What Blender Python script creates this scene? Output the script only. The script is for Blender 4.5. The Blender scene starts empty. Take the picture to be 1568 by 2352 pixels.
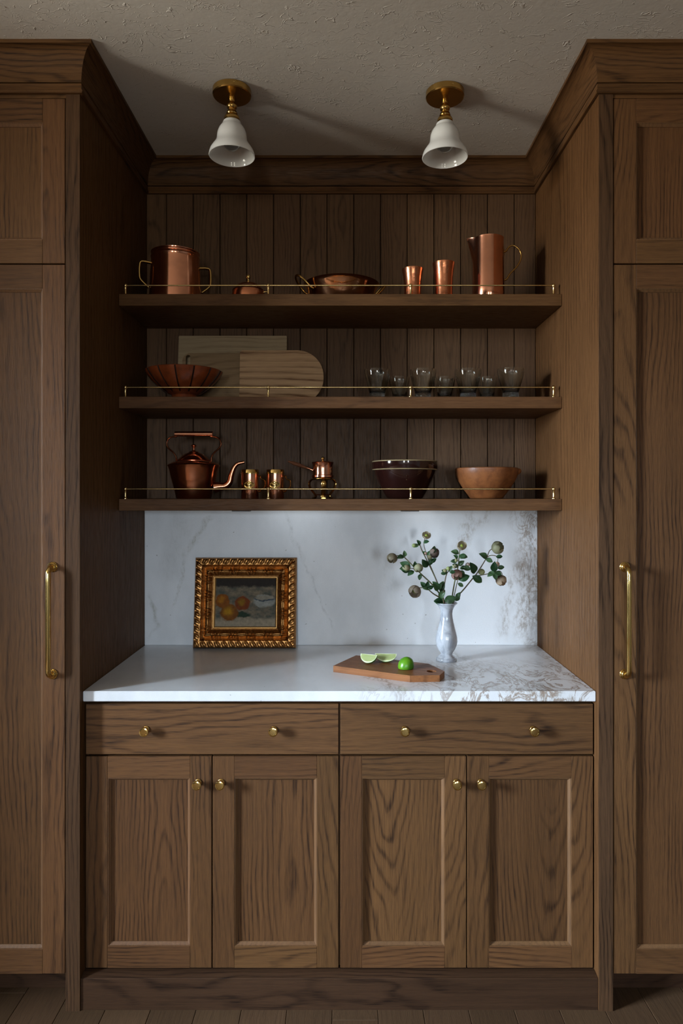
import bpy, bmesh, math, random
from mathutils import Vector, Matrix, noise as mnoise
random.seed(7)
PI = math.pi
S = bpy.context.scene
COL = S.collection

# ------------------------------------------------------------------ camera
F, CX, CY, EYE = 1568.0, 795.0, 1136.0, 1.476      # focal px, vanishing point, eye height (1568x2352 frame)
cam = bpy.data.cameras.new('camera'); camo = bpy.data.objects.new('camera', cam); COL.objects.link(camo)
cam.sensor_fit = 'VERTICAL'; cam.sensor_height = 36; cam.sensor_width = 24; cam.lens = 24
camo.location = (0, 0, EYE); camo.rotation_euler = (PI/2, 0, 0)
cam.shift_x = -(CX-784)/2352; cam.shift_y = -(1176-CY)/2352
cam.clip_start = .02
S.camera = camo
def WX(px, Y): return (px-CX)*Y/F
def WZ(py, Y): return EYE-(py-CY)*Y/F

# ------------------------------------------------------------------ world, light, exposure
SKY = 168.0
w = bpy.data.worlds.new('sky'); S.world = w; w.use_nodes = True
nt = w.node_tree; nt.nodes.clear()
_tc = nt.nodes.new('ShaderNodeTexCoord'); _sx = nt.nodes.new('ShaderNodeSeparateXYZ')
_rp = nt.nodes.new('ShaderNodeValToRGB'); _bg = nt.nodes.new('ShaderNodeBackground'); _o = nt.nodes.new('ShaderNodeOutputWorld')
_mr = nt.nodes.new('ShaderNodeMapRange'); _mr.inputs['From Min'].default_value = -1; _mr.inputs['From Max'].default_value = 1
nt.links.new(_tc.outputs['Generated'], _sx.inputs[0]); nt.links.new(_sx.outputs['Z'], _mr.inputs['Value'])
nt.links.new(_mr.outputs[0], _rp.inputs[0]); nt.links.new(_rp.outputs[0], _bg.inputs[0]); nt.links.new(_bg.outputs[0], _o.inputs[0])
el = _rp.color_ramp.elements                        # ground below the horizon, overcast sky above it
el[0].position = .47; el[0].color = (.28, .265, .225, 1)
el[1].position = .53; el[1].color = (.70, .84, 1.0, 1)
_bg.inputs['Strength'].default_value = SKY
vs = S.view_settings
vs.view_transform = 'Standard'; vs.look = 'None'; vs.exposure = 0.0; vs.gamma = 1.0; vs.use_curve_mapping = False
S.display_settings.display_device = 'sRGB'
cy = S.cycles; cy.max_bounces = 8; cy.diffuse_bounces = 4; cy.glossy_bounces = 4; cy.transmission_bounces = 8; cy.caustics_reflective = False; cy.caustics_refractive = False

# room: inner faces
XCL_ = -1.97
RX0, RX1, RY0, RY1, CEIL = -4.20, 3.60, -4.60, 2.72, 2.743
W1 = (-0.60, 0.55, 1.15, 2.62)        # window in the left wall: y0,y1,z0,z1
W2 = (-0.80, -0.50, 1.00, 2.05)        # windows in the wall behind the camera: x0,x1,z0,z1
W3 = (1.00, 1.26, 1.00, 2.05)
def portal(name, loc, rot, sx, sy):
    l = bpy.data.lights.new(name, 'AREA'); l.shape = 'RECTANGLE'; l.size = sx; l.size_y = sy
    l.cycles.is_portal = True
    o = bpy.data.objects.new(name, l); COL.objects.link(o); o.location = loc; o.rotation_euler = rot
    return o
portal('daylight_portal', (RX0-.14, (W1[0]+W1[1])/2, (W1[2]+W1[3])/2), (0, -PI/2, 0), W1[3]-W1[2], W1[1]-W1[0])
for _w in (W2, W3): portal('daylight_portal', ((_w[0]+_w[1])/2, RY0-.14, (_w[2]+_w[3])/2), (PI/2, 0, 0), _w[1]-_w[0], _w[3]-_w[2])

# ------------------------------------------------------------------ node helpers
class N:
    def __init__(s, name):
        s.m = bpy.data.materials.new(name); s.m.use_nodes = True
        s.t = s.m.node_tree; s.t.nodes.clear()
        s.out = s.t.nodes.new('ShaderNodeOutputMaterial')
    def add(s, typ, **kw):
        n = s.t.nodes.new('ShaderNode'+typ)
        for k, v in kw.items(): setattr(n, k, v)
        return n
    def put(s, sock, v):
        if isinstance(v, bpy.types.NodeSocket): s.t.links.new(v, sock)
        elif v is not None:
            if isinstance(v, (tuple, list)) and len(v) == 3 and len(sock.default_value) == 4: v = (*v, 1)
            sock.default_value = v
    def math(s, op, a, b=None, c=None, clamp=False):
        n = s.add('Math', operation=op, use_clamp=clamp)
        for i, v in enumerate((a, b, c)):
            if v is not None: s.put(n.inputs[i], v)
        return n.outputs[0]
    def vmath(s, op, a, b=None):
        n = s.add('VectorMath', operation=op)
        s.put(n.inputs[0], a)
        if b is not None: s.put(n.inputs[1], b)
        return n.outputs['Value'] if op in ('DOT_PRODUCT', 'LENGTH', 'DISTANCE') else n.outputs[0]
    def comb(s, x, y, z):
        n = s.add('CombineXYZ')
        for i, v in enumerate((x, y, z)): s.put(n.inputs[i], v)
        return n.outputs[0]
    def noise(s, vec, scale, detail=2.0, rough=.5, dist=0.0):
        n = s.add('TexNoise'); s.put(n.inputs['Vector'], vec); n.inputs['Scale'].default_value = scale
        n.inputs['Detail'].default_value = detail; n.inputs['Roughness'].default_value = rough; n.inputs['Distortion'].default_value = dist
        return n.outputs['Fac']
    def rng(s, v, a, b, c=0.0, d=1.0, smooth=True):
        n = s.add('MapRange'); n.interpolation_type = 'SMOOTHSTEP' if smooth else 'LINEAR'
        s.put(n.inputs['Value'], v)
        for k, x in zip(('From Min', 'From Max', 'To Min', 'To Max'), (a, b, c, d)): s.put(n.inputs[k], x)
        return n.outputs[0]
    def ramp(s, v, pts):
        n = s.add('ValToRGB'); e = n.color_ramp.elements
        while len(e) < len(pts): e.new(.5)
        for i, (p, c) in enumerate(pts):
            e[i].position = p; e[i].color = (*c, 1) if not isinstance(c, (int, float)) else (c, c, c, 1)
        s.put(n.inputs[0], v)
        return n.outputs[0]
    def mix(s, f, a, b, blend='MIX'):
        n = s.add('Mix', data_type='RGBA', blend_type=blend)
        s.put(n.inputs[0], f); s.put(n.inputs[6], a); s.put(n.inputs[7], b)
        return n.outputs[2]
    def bump(s, h, strength=.3, dist=.002):
        n = s.add('Bump'); n.inputs['Strength'].default_value = strength; n.inputs['Distance'].default_value = dist
        s.put(n.inputs['Height'], h); return n.outputs[0]
    def bsdf(s, **kw):
        n = s.add('BsdfPrincipled')
        for k, v in kw.items(): s.put(n.inputs[k.replace('_', ' ')], v)
        s.t.links.new(n.outputs[0], s.out.inputs[0]); return n
    def obj(s): return s.add('TexCoord').outputs['Object']
    def pos(s): return s.add('NewGeometry').outputs['Position']
    def rand(s): return s.add('ObjectInfo').outputs['Random']
    def sep(s, v):
        n = s.add('SeparateXYZ'); s.put(n.inputs[0], v); return n.outputs

def wood(name, axis, light, dark, rough=.42, freq=84., tone=.25, porestr=.5, pith=(.015, .09), tilt=.30, side=False, ringc=.68, spec=.16):
    """Plain-sawn timber: growth rings around a tilted pith behind the board, with open pores."""
    s = N(name); x, y, z = s.sep(s.obj())
    u, v, g = {'z': (x, y, z), 'x': (z, y, x), 'y': (z, x, y)}[axis]
    if side: u, v = v, u
    r = s.rand(); r2 = s.math('FRACT', s.math('MULTIPLY', r, 17.31)); r3 = s.math('FRACT', s.math('MULTIPLY', r, 91.7)); r4 = s.math('FRACT', s.math('MULTIPLY', r, 43.9))
    off = s.math('MULTIPLY', r, 37.0)
    low = s.noise(s.comb(s.math('ADD', u, off), v, s.math('MULTIPLY', g, .30)), 7., 2.0, .5)
    mid = s.noise(s.comb(s.math('ADD', u, off), v, s.math('MULTIPLY', g, .25)), 42., 1.0, .5)
    uu = s.math('ADD', u, s.math('MULTIPLY', s.math('SUBTRACT', r2, .5), .14))
    vv = s.math('ADD', s.math('ADD', s.math('ABSOLUTE', v), s.math('MULTIPLY_ADD', r3, pith[1]-pith[0], pith[0])),
                s.math('MULTIPLY', s.math('MULTIPLY', s.math('SUBTRACT', r4, .5), tilt), g))
    rad = s.math('SQRT', s.math('ADD', s.math('MULTIPLY', uu, uu), s.math('MULTIPLY', vv, vv)))
    rad = s.math('ADD', rad, s.math('MULTIPLY', s.math('SUBTRACT', low, .5), .060))
    rad = s.math('ADD', rad, s.math('MULTIPLY', s.math('SUBTRACT', mid, .5), .007))
    fr = s.math('FRACT', s.math('MULTIPLY', rad, freq))
    ring = s.ramp(fr, [(0, .70), (.09, .16), (.40, 0.), (.66, .12), (.88, .95), (1., .70)])
    fade = s.rng(s.noise(s.comb(s.math('ADD', u, off), v, s.math('MULTIPLY', g, .3)), 9., 1.0), .34, .62, .22, 1.0)
    p1 = s.noise(s.comb(s.math('ADD', s.math('MULTIPLY', u, 620.), off), s.math('MULTIPLY', v, 620.), s.math('MULTIPLY', g, 20.)), 1., 1.0, .6)
    pore = s.rng(p1, .44, .62)
    p2 = s.noise(s.comb(s.math('ADD', s.math('MULTIPLY', u, 150.), off), s.math('MULTIPLY', v, 150.), s.math('MULTIPLY', g, 2.2)), 1., 3.0, .65)
    streak = s.rng(p2, .34, .68)
    ring = s.math('MULTIPLY', s.math('MULTIPLY', ring, fade), s.math('MULTIPLY_ADD', pore, .30, s.math('MULTIPLY_ADD', streak, .15, .55)))
    fac = s.math('ADD', s.math('MULTIPLY', ring, ringc*1.15), s.math('MULTIPLY', pore, porestr*.36), clamp=True)
    fac = s.math('ADD', fac, s.math('MULTIPLY', streak, .20), clamp=True)
    c = s.mix(fac, light, dark)
    blotch = s.noise(s.comb(s.math('ADD', u, off), v, s.math('MULTIPLY', g, .4)), 4.5, 1.0)
    val = s.math('ADD', s.math('MULTIPLY_ADD', r2, tone, 1-tone*.5), s.math('MULTIPLY', s.math('SUBTRACT', blotch, .5), .5))
    hs = s.add('HueSaturation'); s.put(hs.inputs['Color'], c); s.put(hs.inputs['Value'], val)
    s.put(hs.inputs['Hue'], s.math('MULTIPLY_ADD', r3, .006, .496))
    h = s.math('SUBTRACT', 1.0, pore)
    s.bsdf(Base_Color=hs.outputs[0], Roughness=s.math('MULTIPLY_ADD', pore, .18, rough), Normal=s.bump(h, .25, .0006), Specular_IOR_Level=spec)
    return s.m

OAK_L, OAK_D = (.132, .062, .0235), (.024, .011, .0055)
OAK = {a: wood('stained_oak_'+a, a, OAK_L, OAK_D) for a in 'xyz'}
OAK['h'] = wood('stained_oak_shelf', 'x', OAK_L, OAK_D, ringc=.35, tilt=.08, tone=.1)
OAK['s'] = wood('stained_oak_side', 'z', OAK_L, OAK_D, side=True, freq=45., tilt=.05, ringc=.45, spec=.06)
OAK['m'] = wood('stained_oak_molding', 'z', (.160, .080, .034), (.05, .024, .012), rough=.30, tone=.1, spec=.45, ringc=.4)  # same oak made paler: light caught by the door bevels, put into the colour
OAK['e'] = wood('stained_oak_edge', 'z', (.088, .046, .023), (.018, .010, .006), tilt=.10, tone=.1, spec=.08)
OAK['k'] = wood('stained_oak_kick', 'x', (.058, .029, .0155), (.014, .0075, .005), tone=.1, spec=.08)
FLOORW = wood('floor_oak', 'y', (.090, .052, .027), (.050, .028, .015), rough=.5, tone=.25, ringc=.4, porestr=.25)
BOARD = wood('beadboard_oak', 'z', (.148, .082, .042), (.038, .021, .012), freq=95., pith=(.004, .05), tilt=.07, tone=.22, ringc=.55)
WEATHER = wood('weathered_board', 'x', (.48, .37, .23), (.22, .15, .09), rough=.6, freq=60., tone=.1, ringc=.5, porestr=.3)
WEATHER2 = wood('darker_weathered_board', 'x', (.33, .225, .125), (.15, .09, .05), rough=.6, freq=50., tone=.1, ringc=.5, porestr=.3)
WARMB = wood('mango_board', 'x', (.58, .39, .22), (.13, .058, .024), rough=.55, freq=40., tone=.05, ringc=1.0, tilt=.6, porestr=.25)
ACACIA = wood('acacia_board', 'x', (.27, .105, .038), (.085, .032, .014), rough=.38, freq=55., tone=.05, ringc=.7, tilt=.3, porestr=.2)
HWOOD = wood('turned_handle_wood', 'x', (.20, .08, .035), (.09, .03, .015), tone=.05)

def metal(name, col, rough=.16, bump=.0, bscale=40., dark=None):
    s = N(name); o = s.obj()
    n = s.noise(o, 30., 3.0); n2 = s.noise(o, bscale, 2.0)
    c = s.mix(s.rng(n, .40, .72, 0., .55), col, dark or tuple(k*.78 for k in col))
    kw = dict(Base_Color=c, Metallic=1.0, Roughness=s.math('MULTIPLY_ADD', n, .12, rough-.05))
    if bump: kw['Normal'] = s.bump(n2, bump, .004)
    s.bsdf(**kw); return s.m
COPPER = metal('polished_copper', (.90, .42, .26), .14, .05, 16.)
COPPER_D = metal('hammered_copper', (.78, .31, .16), .22, .25, 45.)
COPPER_W = metal('worn_copper', (.84, .35, .19), .19, .14, 22.)
BRASS = metal('polished_brass', (.80, .56, .20), .14)
BRASS_D = metal('aged_brass', (.58, .36, .11), .22)
RAILM = metal('gallery_rail_brass', (.80, .60, .28), .24)
def plain(name, col, rough=.5, **kw):
    s = N(name); n = s.noise(s.obj(), 40., 3.0)
    s.bsdf(Base_Color=s.mix(s.rng(n, .3, .7), col, tuple(k*.82 for k in col)), Roughness=rough, **kw); return s.m
BLACK = plain('black_metal', (.012, .011, .010), .5)
WHITEP = plain('white_paint', (.70, .68, .64), .45)

def m_marble():
    s = N('calacatta_marble'); p = s.pos(); x, y, z = s.sep(p)
    t = s.math('SUBTRACT', s.math('ADD', z, y), 3.482)          # runs up the backsplash (+) and out along the counter (-)
    q = s.comb(x, t, 0.0)
    wa = s.math('SUBTRACT', s.noise(q, 3.2, 5.0, .6), .5)
    wb = s.math('SUBTRACT', s.noise(s.vmath('ADD', q, (5.2, 1.3, 0)), 15., 4.0, .65), .5)
    sp = s.noise(s.comb(x, s.math('MULTIPLY', t, .42), 0.), 75., 4.0, .75)
    cloud = s.noise(s.comb(x, s.math('MULTIPLY', t, .55), 3.), 4.5, 4.0, .6)
    col = s.mix(s.rng(cloud, .36, .72, 0., .55), (.80, .81, .82), (.55, .565, .57))
    grain = s.noise(q, 260., 2.0); col = s.mix(s.rng(grain, .3, .7, 0., .10), col, (.55, .55, .54))
    def vein(a, b, width, warp, strength, colr, speck=.5):
        nonlocal col
        A = Vector(((a[0]-CX)*.0016416, (1479-a[1])*.0016416)) if a[1] < 1479 else Vector((WX(a[0], .568*F/(a[1]-CY)), 2.574-.568*F/(a[1]-CY))) * 1
        B = Vector(((b[0]-CX)*.0016416, (1479-b[1])*.0016416)) if b[1] < 1479 else Vector((WX(b[0], .568*F/(b[1]-CY)), 2.574-.568*F/(b[1]-CY)))
        if a[1] >= 1479: A.y = -(2.574-.568*F/(a[1]-CY))
        if b[1] >= 1479: B.y = -(2.574-.568*F/(b[1]-CY))
        T = (B-A); L = T.length; T.normalize(); Nn = Vector((-T.y, T.x))
        d = s.math('SUBTRACT', s.vmath('DOT_PRODUCT', q, (Nn.x, Nn.y, 0)), Nn.dot(A))
        d = s.math('ADD', d, s.math('ADD', s.math('MULTIPLY', wa, warp), s.math('MULTIPLY', wb, warp*.45)))
        al = s.math('SUBTRACT', s.vmath('DOT_PRODUCT', q, (T.x, T.y, 0)), T.dot(A))
        al = s.math('ADD', al, s.math('MULTIPLY', wb, .08))
        g = s.math('MULTIPLY', s.rng(al, -.02, .05), s.rng(al, L-.05, L+.02, 1., 0.))
        f = s.math('MULTIPLY', s.rng(s.math('ABSOLUTE', d), 0., width, 1., 0.), g)
        f = s.math('MULTIPLY', f, s.rng(sp, .50-speck*.10, .64, 1-speck, 1.))
        col = s.mix(s.math('MULTIPLY', f, strength*.82), col, colr)
    GR, BR, OL = (.30, .30, .28), (.25, .185, .125), (.33, .32, .24)
    for args in [((490, 1172), (425, 1270), .016, .09, .62, OL, .7), ((425, 1260), (400, 1400), .009, .09, .5, OL, .8), ((340, 1360), (372, 1440), .013, .08, .75, OL, .6),
                 ((430, 1172), (375, 1330), .06, .10, .28, GR), ((370, 1440), (350, 1479), .010, .08, .4, OL, .8), ((650, 1172), (700, 1290), .012, .09, .55, GR, .8), ((690, 1270), (765, 1450), .007, .09, .38, GR, .9),
                 ((1085, 1172), (1040, 1275), .045, .16, .85, BR, .9), ((1140, 1172), (1085, 1205), .030, .14, .75, BR, .9), ((1228, 1172), (1190, 1330), .050, .14, .80, BR, .9),
                 ((1212, 1290), (1195, 1479), .060, .14, .90, BR, .9), ((1170, 1310), (1150, 1479), .026, .12, .65, BR, .9), ((1224, 1220), (1226, 1479), .03, .12, .7, GR, .9),
                 ((870, 1240), (905, 1370), .04, .10, .30, GR),  # broad faint grey smudge beside the flowers
                 ((820, 1540), (950, 1602), .030, .12, .80, BR, .9), ((1040, 1495), (1180, 1560), .040, .14, .60, BR, .95), ((1110, 1535), (1300, 1592), .035, .12, .90, BR, .9),
                 ((1230, 1495), (1340, 1580), .025, .12, .65, BR, .9), ((880, 1560), (1350, 1596), .035, .14, .65, BR, .95), ((1180, 1585), (1369, 1612), .05, .14, .7, BR, .95)]:
        vein(*args)
    # fine brown web in the right-hand third, and along the front edge
    web = s.math('ABSOLUTE', s.math('SUBTRACT', s.noise(s.comb(s.math('ADD', x, 2.), s.math('MULTIPLY_ADD', t, .6, 7.), 0.), 13., 6.0, .65, 1.2), .5))
    reg = s.math('MULTIPLY', s.rng(s.math('ADD', x, s.math('MULTIPLY', wa, .7)), .0, .40), s.rng(t, -.15, -.45))
    reg = s.math('MAXIMUM', reg, s.math('MULTIPLY', s.rng(s.math('ADD', x, s.math('MULTIPLY', wa, .3)), .62, .72), .8))
    col = s.mix(s.math('MULTIPLY', s.rng(web, 0., .045, 1., 0.), s.math('MULTIPLY', reg, .85)), col, (.28, .20, .14))
    fl = s.rng(s.noise(q, 55., 1.0), .77, .80); col = s.mix(s.math('MULTIPLY', fl, .6), col, (.25, .24, .20))
    s.bsdf(Base_Color=col, Roughness=s.math('MULTIPLY_ADD', cloud, .12, .16), Specular_IOR_Level=.5)
    return s.m
MARBLE = m_marble()
def m_vase():
    s = N('grey_veined_marble'); o = s.obj(); x, y, z = s.sep(o)
    n = s.noise(s.comb(s.math('MULTIPLY', x, 2.), s.math('MULTIPLY', y, 2.), z), 14., 4.0, .6, 1.)
    col = s.mix(s.rng(n, .38, .70), (.50, .525, .56), (.27, .29, .325))
    s.bsdf(Base_Color=col, Roughness=.12, Coat_Weight=.4, Coat_Roughness=.05); return s.m
VASEM = m_vase()
def m_ceiling():
    s = N('skip_trowel_plaster'); p = s.pos()
    wq = s.vmath('ADD', p, s.comb(s.math('MULTIPLY', s.noise(p, 9., 3.0), .10), s.math('MULTIPLY', s.noise(s.vmath('ADD', p, (3, 5, 1)), 9., 3.0), .10), 0.))
    x, y, z = s.sep(wq)
    st = s.comb(s.math('MULTIPLY', x, .6), y, 0.)
    a = s.math('ABSOLUTE', s.math('SUBTRACT', s.noise(st, 34., 2.0, .45), .5))
    ridge = s.math('MULTIPLY', s.rng(a, 0., .018, 1., 0.), s.rng(s.noise(s.vmath('ADD', st, (9, 2, 0)), 26., 2.0), .47, .58))
    a2 = s.math('ABSOLUTE', s.math('SUBTRACT', s.noise(s.vmath('ADD', st, (4, 8, 0)), 55., 2.0), .5))
    ridge2 = s.math('MULTIPLY', s.rng(a2, 0., .02, .6, 0.), s.rng(s.noise(st, 19., 2.0), .5, .62))
    h = s.math('ADD', s.math('MAXIMUM', ridge, ridge2), s.math('MULTIPLY', s.noise(p, 60., 2.0), .35))
    s.bsdf(Base_Color=(.66, .62, .575), Roughness=.75, Normal=s.bump(h, .42, .0035)); return s.m
CEILM = m_ceiling()
def m_wall(name, c):
    s = N(name); n = s.noise(s.pos(), 60., 2.0)
    s.bsdf(Base_Color=c, Roughness=.7, Normal=s.bump(n, .1, .001)); return s.m
WALLM = m_wall('warm_wall_paint', (.13, .11, .09)); WALLL = m_wall('cream_wall_paint', (.40, .36, .31))
def m_opal():
    s = N('opal_glass'); b = s.add('BsdfPrincipled'); b.inputs['Base Color'].default_value = (.88, .875, .86, 1); b.inputs['Roughness'].default_value = .12
    t = s.add('BsdfTranslucent'); t.inputs[0].default_value = (.9, .89, .87, 1)
    m = s.add('MixShader'); m.inputs[0].default_value = .30
    s.t.links.new(b.outputs[0], m.inputs[1]); s.t.links.new(t.outputs[0], m.inputs[2]); s.t.links.new(m.outputs[0], s.out.inputs[0]); return s.m
OPAL = m_opal()
def m_glass(name, col=(.93, .96, .93), bump=0., scale=260.):
    s = N(name); kw = dict(Base_Color=col, Roughness=.02, Transmission_Weight=1.0, IOR=1.47)
    if bump: kw['Normal'] = s.bump(s.noise(s.obj(), scale, 1.0), bump, .004)
    s.bsdf(**kw); return s.m
GLASS = m_glass('pressed_glass'); GLASSN = m_glass('nubbly_glass', bump=.9)
def m_terra():
    s = N('glazed_terracotta'); o = s.obj(); n = s.noise(o, 26., 4.0, .6)
    s.bsdf(Base_Color=s.mix(s.rng(n, .35, .7), (.27, .062, .017), (.15, .034, .011)), Roughness=.30, Specular_IOR_Level=.5, Normal=s.bump(n, .15, .002)); return s.m
TERRA = m_terra()
def m_groove():
    s = N('dark_glaze_line'); n = s.noise(s.obj(), 60., 2.0)
    s.bsdf(Base_Color=s.mix(n, (.012, .004, .003), (.022, .008, .005)), Roughness=.35); return s.m
GROOVE = m_groove()
def m_burl():
    s = N('worn_earthenware'); o = s.obj(); n = s.noise(o, 30., 5.0, .65, .4); k = s.noise(s.vmath('ADD', o, (1.7, .4, 2.2)), 24., 2.0)
    c = s.mix(s.rng(n, .32, .70), (.27, .095, .028), (.16, .052, .016))
    c = s.mix(s.rng(k, .69, .73, 0., .85), c, (.06, .025, .015))
    s.bsdf(Base_Color=c, Roughness=.45, Normal=s.bump(n, .35, .003)); return s.m
BURL = m_burl()
def m_brown():
    s = N('brown_stoneware_glaze'); o = s.obj(); n = s.noise(o, 22., 3.0)
    s.bsdf(Base_Color=s.mix(n, (.013, .0042, .0035), (.028, .008, .006)), Roughness=.10, Coat_Weight=.5, Coat_Roughness=.04); return s.m
BROWN = m_brown(); CREAM = plain('cream_glaze_line', (.40, .31, .17), .25)
def m_gilt():
    s = N('gilded_gesso'); o = s.obj(); n = s.noise(o, 120., 3.0)
    pt = s.add('NewGeometry').outputs['Pointiness']
    c = s.mix(s.rng(n, .3, .75), (.46, .225, .070), (.27, .115, .036))
    s.bsdf(Base_Color=c, Metallic=1.0, Roughness=.34); return s.m
GILT = m_gilt(); LINER = metal('gilt_liner', (.44, .24, .08), .36)
def m_painting():
    s = N('still_life_paint'); o = s.obj(); x, y, z = s.sep(o)
    n = s.math('SUBTRACT', s.noise(s.comb(x, s.math('MULTIPLY', z, 1.8), 0.), 26., 4.0, .6), .5)
    n2 = s.math('SUBTRACT', s.noise(o, 70., 3.0, .65), .5)
    xx = s.math('MULTIPLY_ADD', n, .020, x); zz = s.math('MULTIPLY_ADD', n, .028, z)
    c = s.mix(s.rng(n, -.22, .2), (.22, .17, .115), (.065, .07, .055))             # rumpled cloth
    c = s.mix(s.rng(zz, -.070, -.045, 1., 0.), c, (.30, .25, .18))
    c = s.mix(s.rng(zz, .052, .064), c, (.022, .016, .011))                          # dark ground behind
    def disc(cx, cz, rx, rz, colr, e=.25):
        nonlocal c
        dx = s.math('DIVIDE', s.math('SUBTRACT', xx, cx), rx); dz = s.math('DIVIDE', s.math('SUBTRACT', zz, cz), rz)
        d = s.math('SQRT', s.math('ADD', s.math('MULTIPLY', dx, dx), s.math('MULTIPLY', dz, dz)))
        c = s.mix(s.rng(d, 1-e, 1., 1., 0.), c, colr)
    disc(.070, .006, .046, .026, (.26, .26, .23)); disc(.070, .014, .044, .010, (.045, .06, .075)); disc(.072, .017, .040, .009, (.25, .22, .17))   # plain dish
    disc(-.012, -.046, .036, .012, (.02, .035, .018))
    disc(-.012, -.004, .032, .030, (.15, .04, .014)); disc(-.016, .000, .020, .019, (.22, .12, .02), .8)
    disc(-.086, .006, .030, .030, (.20, .065, .013)); disc(-.090, .010, .018, .018, (.33, .14, .025), .9)
    disc(-.060, -.038, .037, .034, (.17, .058, .010)); disc(-.064, -.034, .027, .025, (.38, .20, .035), .9)
    hs = s.add('HueSaturation'); s.put(hs.inputs['Color'], c); s.put(hs.inputs['Value'], s.math('MULTIPLY_ADD', n2, .9, .85)); hs.inputs['Saturation'].default_value = 1.15
    s.bsdf(Base_Color=hs.outputs[0], Roughness=.55, Specular_IOR_Level=.12, Normal=s.bump(n2, .25, .001)); return s.m
PAINT = m_painting()
def m_leaf(name, a, b, rough=.4):
    s = N(name); o = s.obj(); n = s.noise(o, 60., 3.0); r = s.rand()
    c = s.mix(s.rng(s.math('ADD', n, s.math('MULTIPLY', s.math('SUBTRACT', r, .5), .4)), .3, .75), a, b)
    p = s.add('BsdfPrincipled'); s.put(p.inputs['Base Color'], c); p.inputs['Roughness'].default_value = rough
    t = s.add('BsdfTranslucent'); s.put(t.inputs[0], c); m = s.add('MixShader'); m.inputs[0].default_value = .18
    s.t.links.new(p.outputs[0], m.inputs[1]); s.t.links.new(t.outputs[0], m.inputs[2]); s.t.links.new(m.outputs[0], s.out.inputs[0]); return s.m
LEAF = m_leaf('hellebore_leaf', (.040, .125, .045), (.090, .165, .065)); STEMM = m_leaf('hellebore_stem_skin', (.14, .15, .060), (.12, .085, .05), .5)
PET = {'green': m_leaf('petal_green', (.30, .38, .13), (.29, .21, .16), .5), 'mauve': m_leaf('petal_mauve', (.36, .36, .21), (.33, .23, .20), .5),
       'cream': m_leaf('petal_cream', (.55, .52, .32), (.48, .33, .27), .5), 'pink': m_leaf('petal_pink', (.50, .40, .27), (.42, .23, .20), .5)}
STAM = m_leaf('stamen_green', (.33, .38, .06), (.22, .28, .05), .5)
def m_rind():
    s = N('lime_rind'); o = s.obj(); n = s.noise(o, 500., 1.0); n2 = s.noise(o, 30., 2.0)
    s.bsdf(Base_Color=s.mix(s.rng(n2, .3, .7), (.115, .30, .012), (.05, .19, .012)), Roughness=.3, Normal=s.bump(n, .2, .0008)); return s.m
RIND = m_rind()
def m_flesh():
    s = N('lime_flesh'); o = s.obj(); x, y, z = s.sep(o)
    n = s.noise(s.comb(s.math('MULTIPLY', x, 60.), y, s.math('MULTIPLY', z, 260.)), 1., 2.0)
    s.bsdf(Base_Color=s.mix(n, (.72, .78, .42), (.56, .66, .26)), Roughness=.22); return s.m
FLESH = m_flesh(); PITH = plain('lime_pith', (.74, .80, .52), .5)

# ------------------------------------------------------------------ object helpers
WPOS = {}
def link(o, parent=None):
    COL.objects.link(o)
    if parent is not None: o.parent = parent
    return o
def tag(o, label, cat=None, group=None, kind=None):
    o['label'] = label
    if cat: o['category'] = cat
    if group: o['group'] = group
    if kind: o['kind'] = kind
    return o
def thing(name, label, cat, loc=(0, 0, 0), rot=(0, 0, 0), group=None, kind=None):
    o = link(bpy.data.objects.new(name, None)); o.location = loc; o.rotation_euler = rot; o.empty_display_size = .05
    WPOS[o] = Vector(loc); return tag(o, label, cat, group, kind)
def mesh(name, bm, mat, smooth=None):
    bmesh.ops.recalc_face_normals(bm, faces=bm.faces)
    me = bpy.data.meshes.new(name); bm.to_mesh(me); bm.free()
    for m in (mat if isinstance(mat, (list, tuple)) else [mat]): me.materials.append(m)
    if smooth is not None:
        me.shade_smooth(); me.set_sharp_from_angle(angle=math.radians(smooth))
    return me
def part(name, bm, mat, parent=None, loc=(0, 0, 0), rot=(0, 0, 0), smooth=None, label=None):
    me = bm if isinstance(bm, bpy.types.Mesh) else mesh(name, bm, mat, smooth)
    o = link(bpy.data.objects.new(name, me), parent); o.location = loc; o.rotation_euler = rot
    WPOS[o] = (WPOS.get(parent, Vector()) if parent else Vector())+Vector(loc)
    if label: o['label'] = label
    return o
def bm_box(dx, dy, dz, bev=.0012, seg=1):
    bm = bmesh.new(); bmesh.ops.create_cube(bm, size=1)
    bmesh.ops.scale(bm, vec=(dx, dy, dz), verts=bm.verts)
    if bev: bmesh.ops.bevel(bm, geom=bm.edges[:], offset=bev, segments=seg, affect='EDGES', profile=.5)
    return bm
def wbox(name, b, mat, parent=None, bev=.0012, label=None):
    """box given in world bounds (x0,x1,y0,y1,z0,z1) whose origin is its own centre"""
    x0, x1, y0, y1, z0, z1 = b
    c = Vector(((x0+x1)/2, (y0+y1)/2, (z0+z1)/2))-(WPOS.get(parent, Vector()) if parent else Vector())
    return part(name, bm_box(x1-x0, y1-y0, z1-z0, bev), mat, parent, c, label=label)
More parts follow.
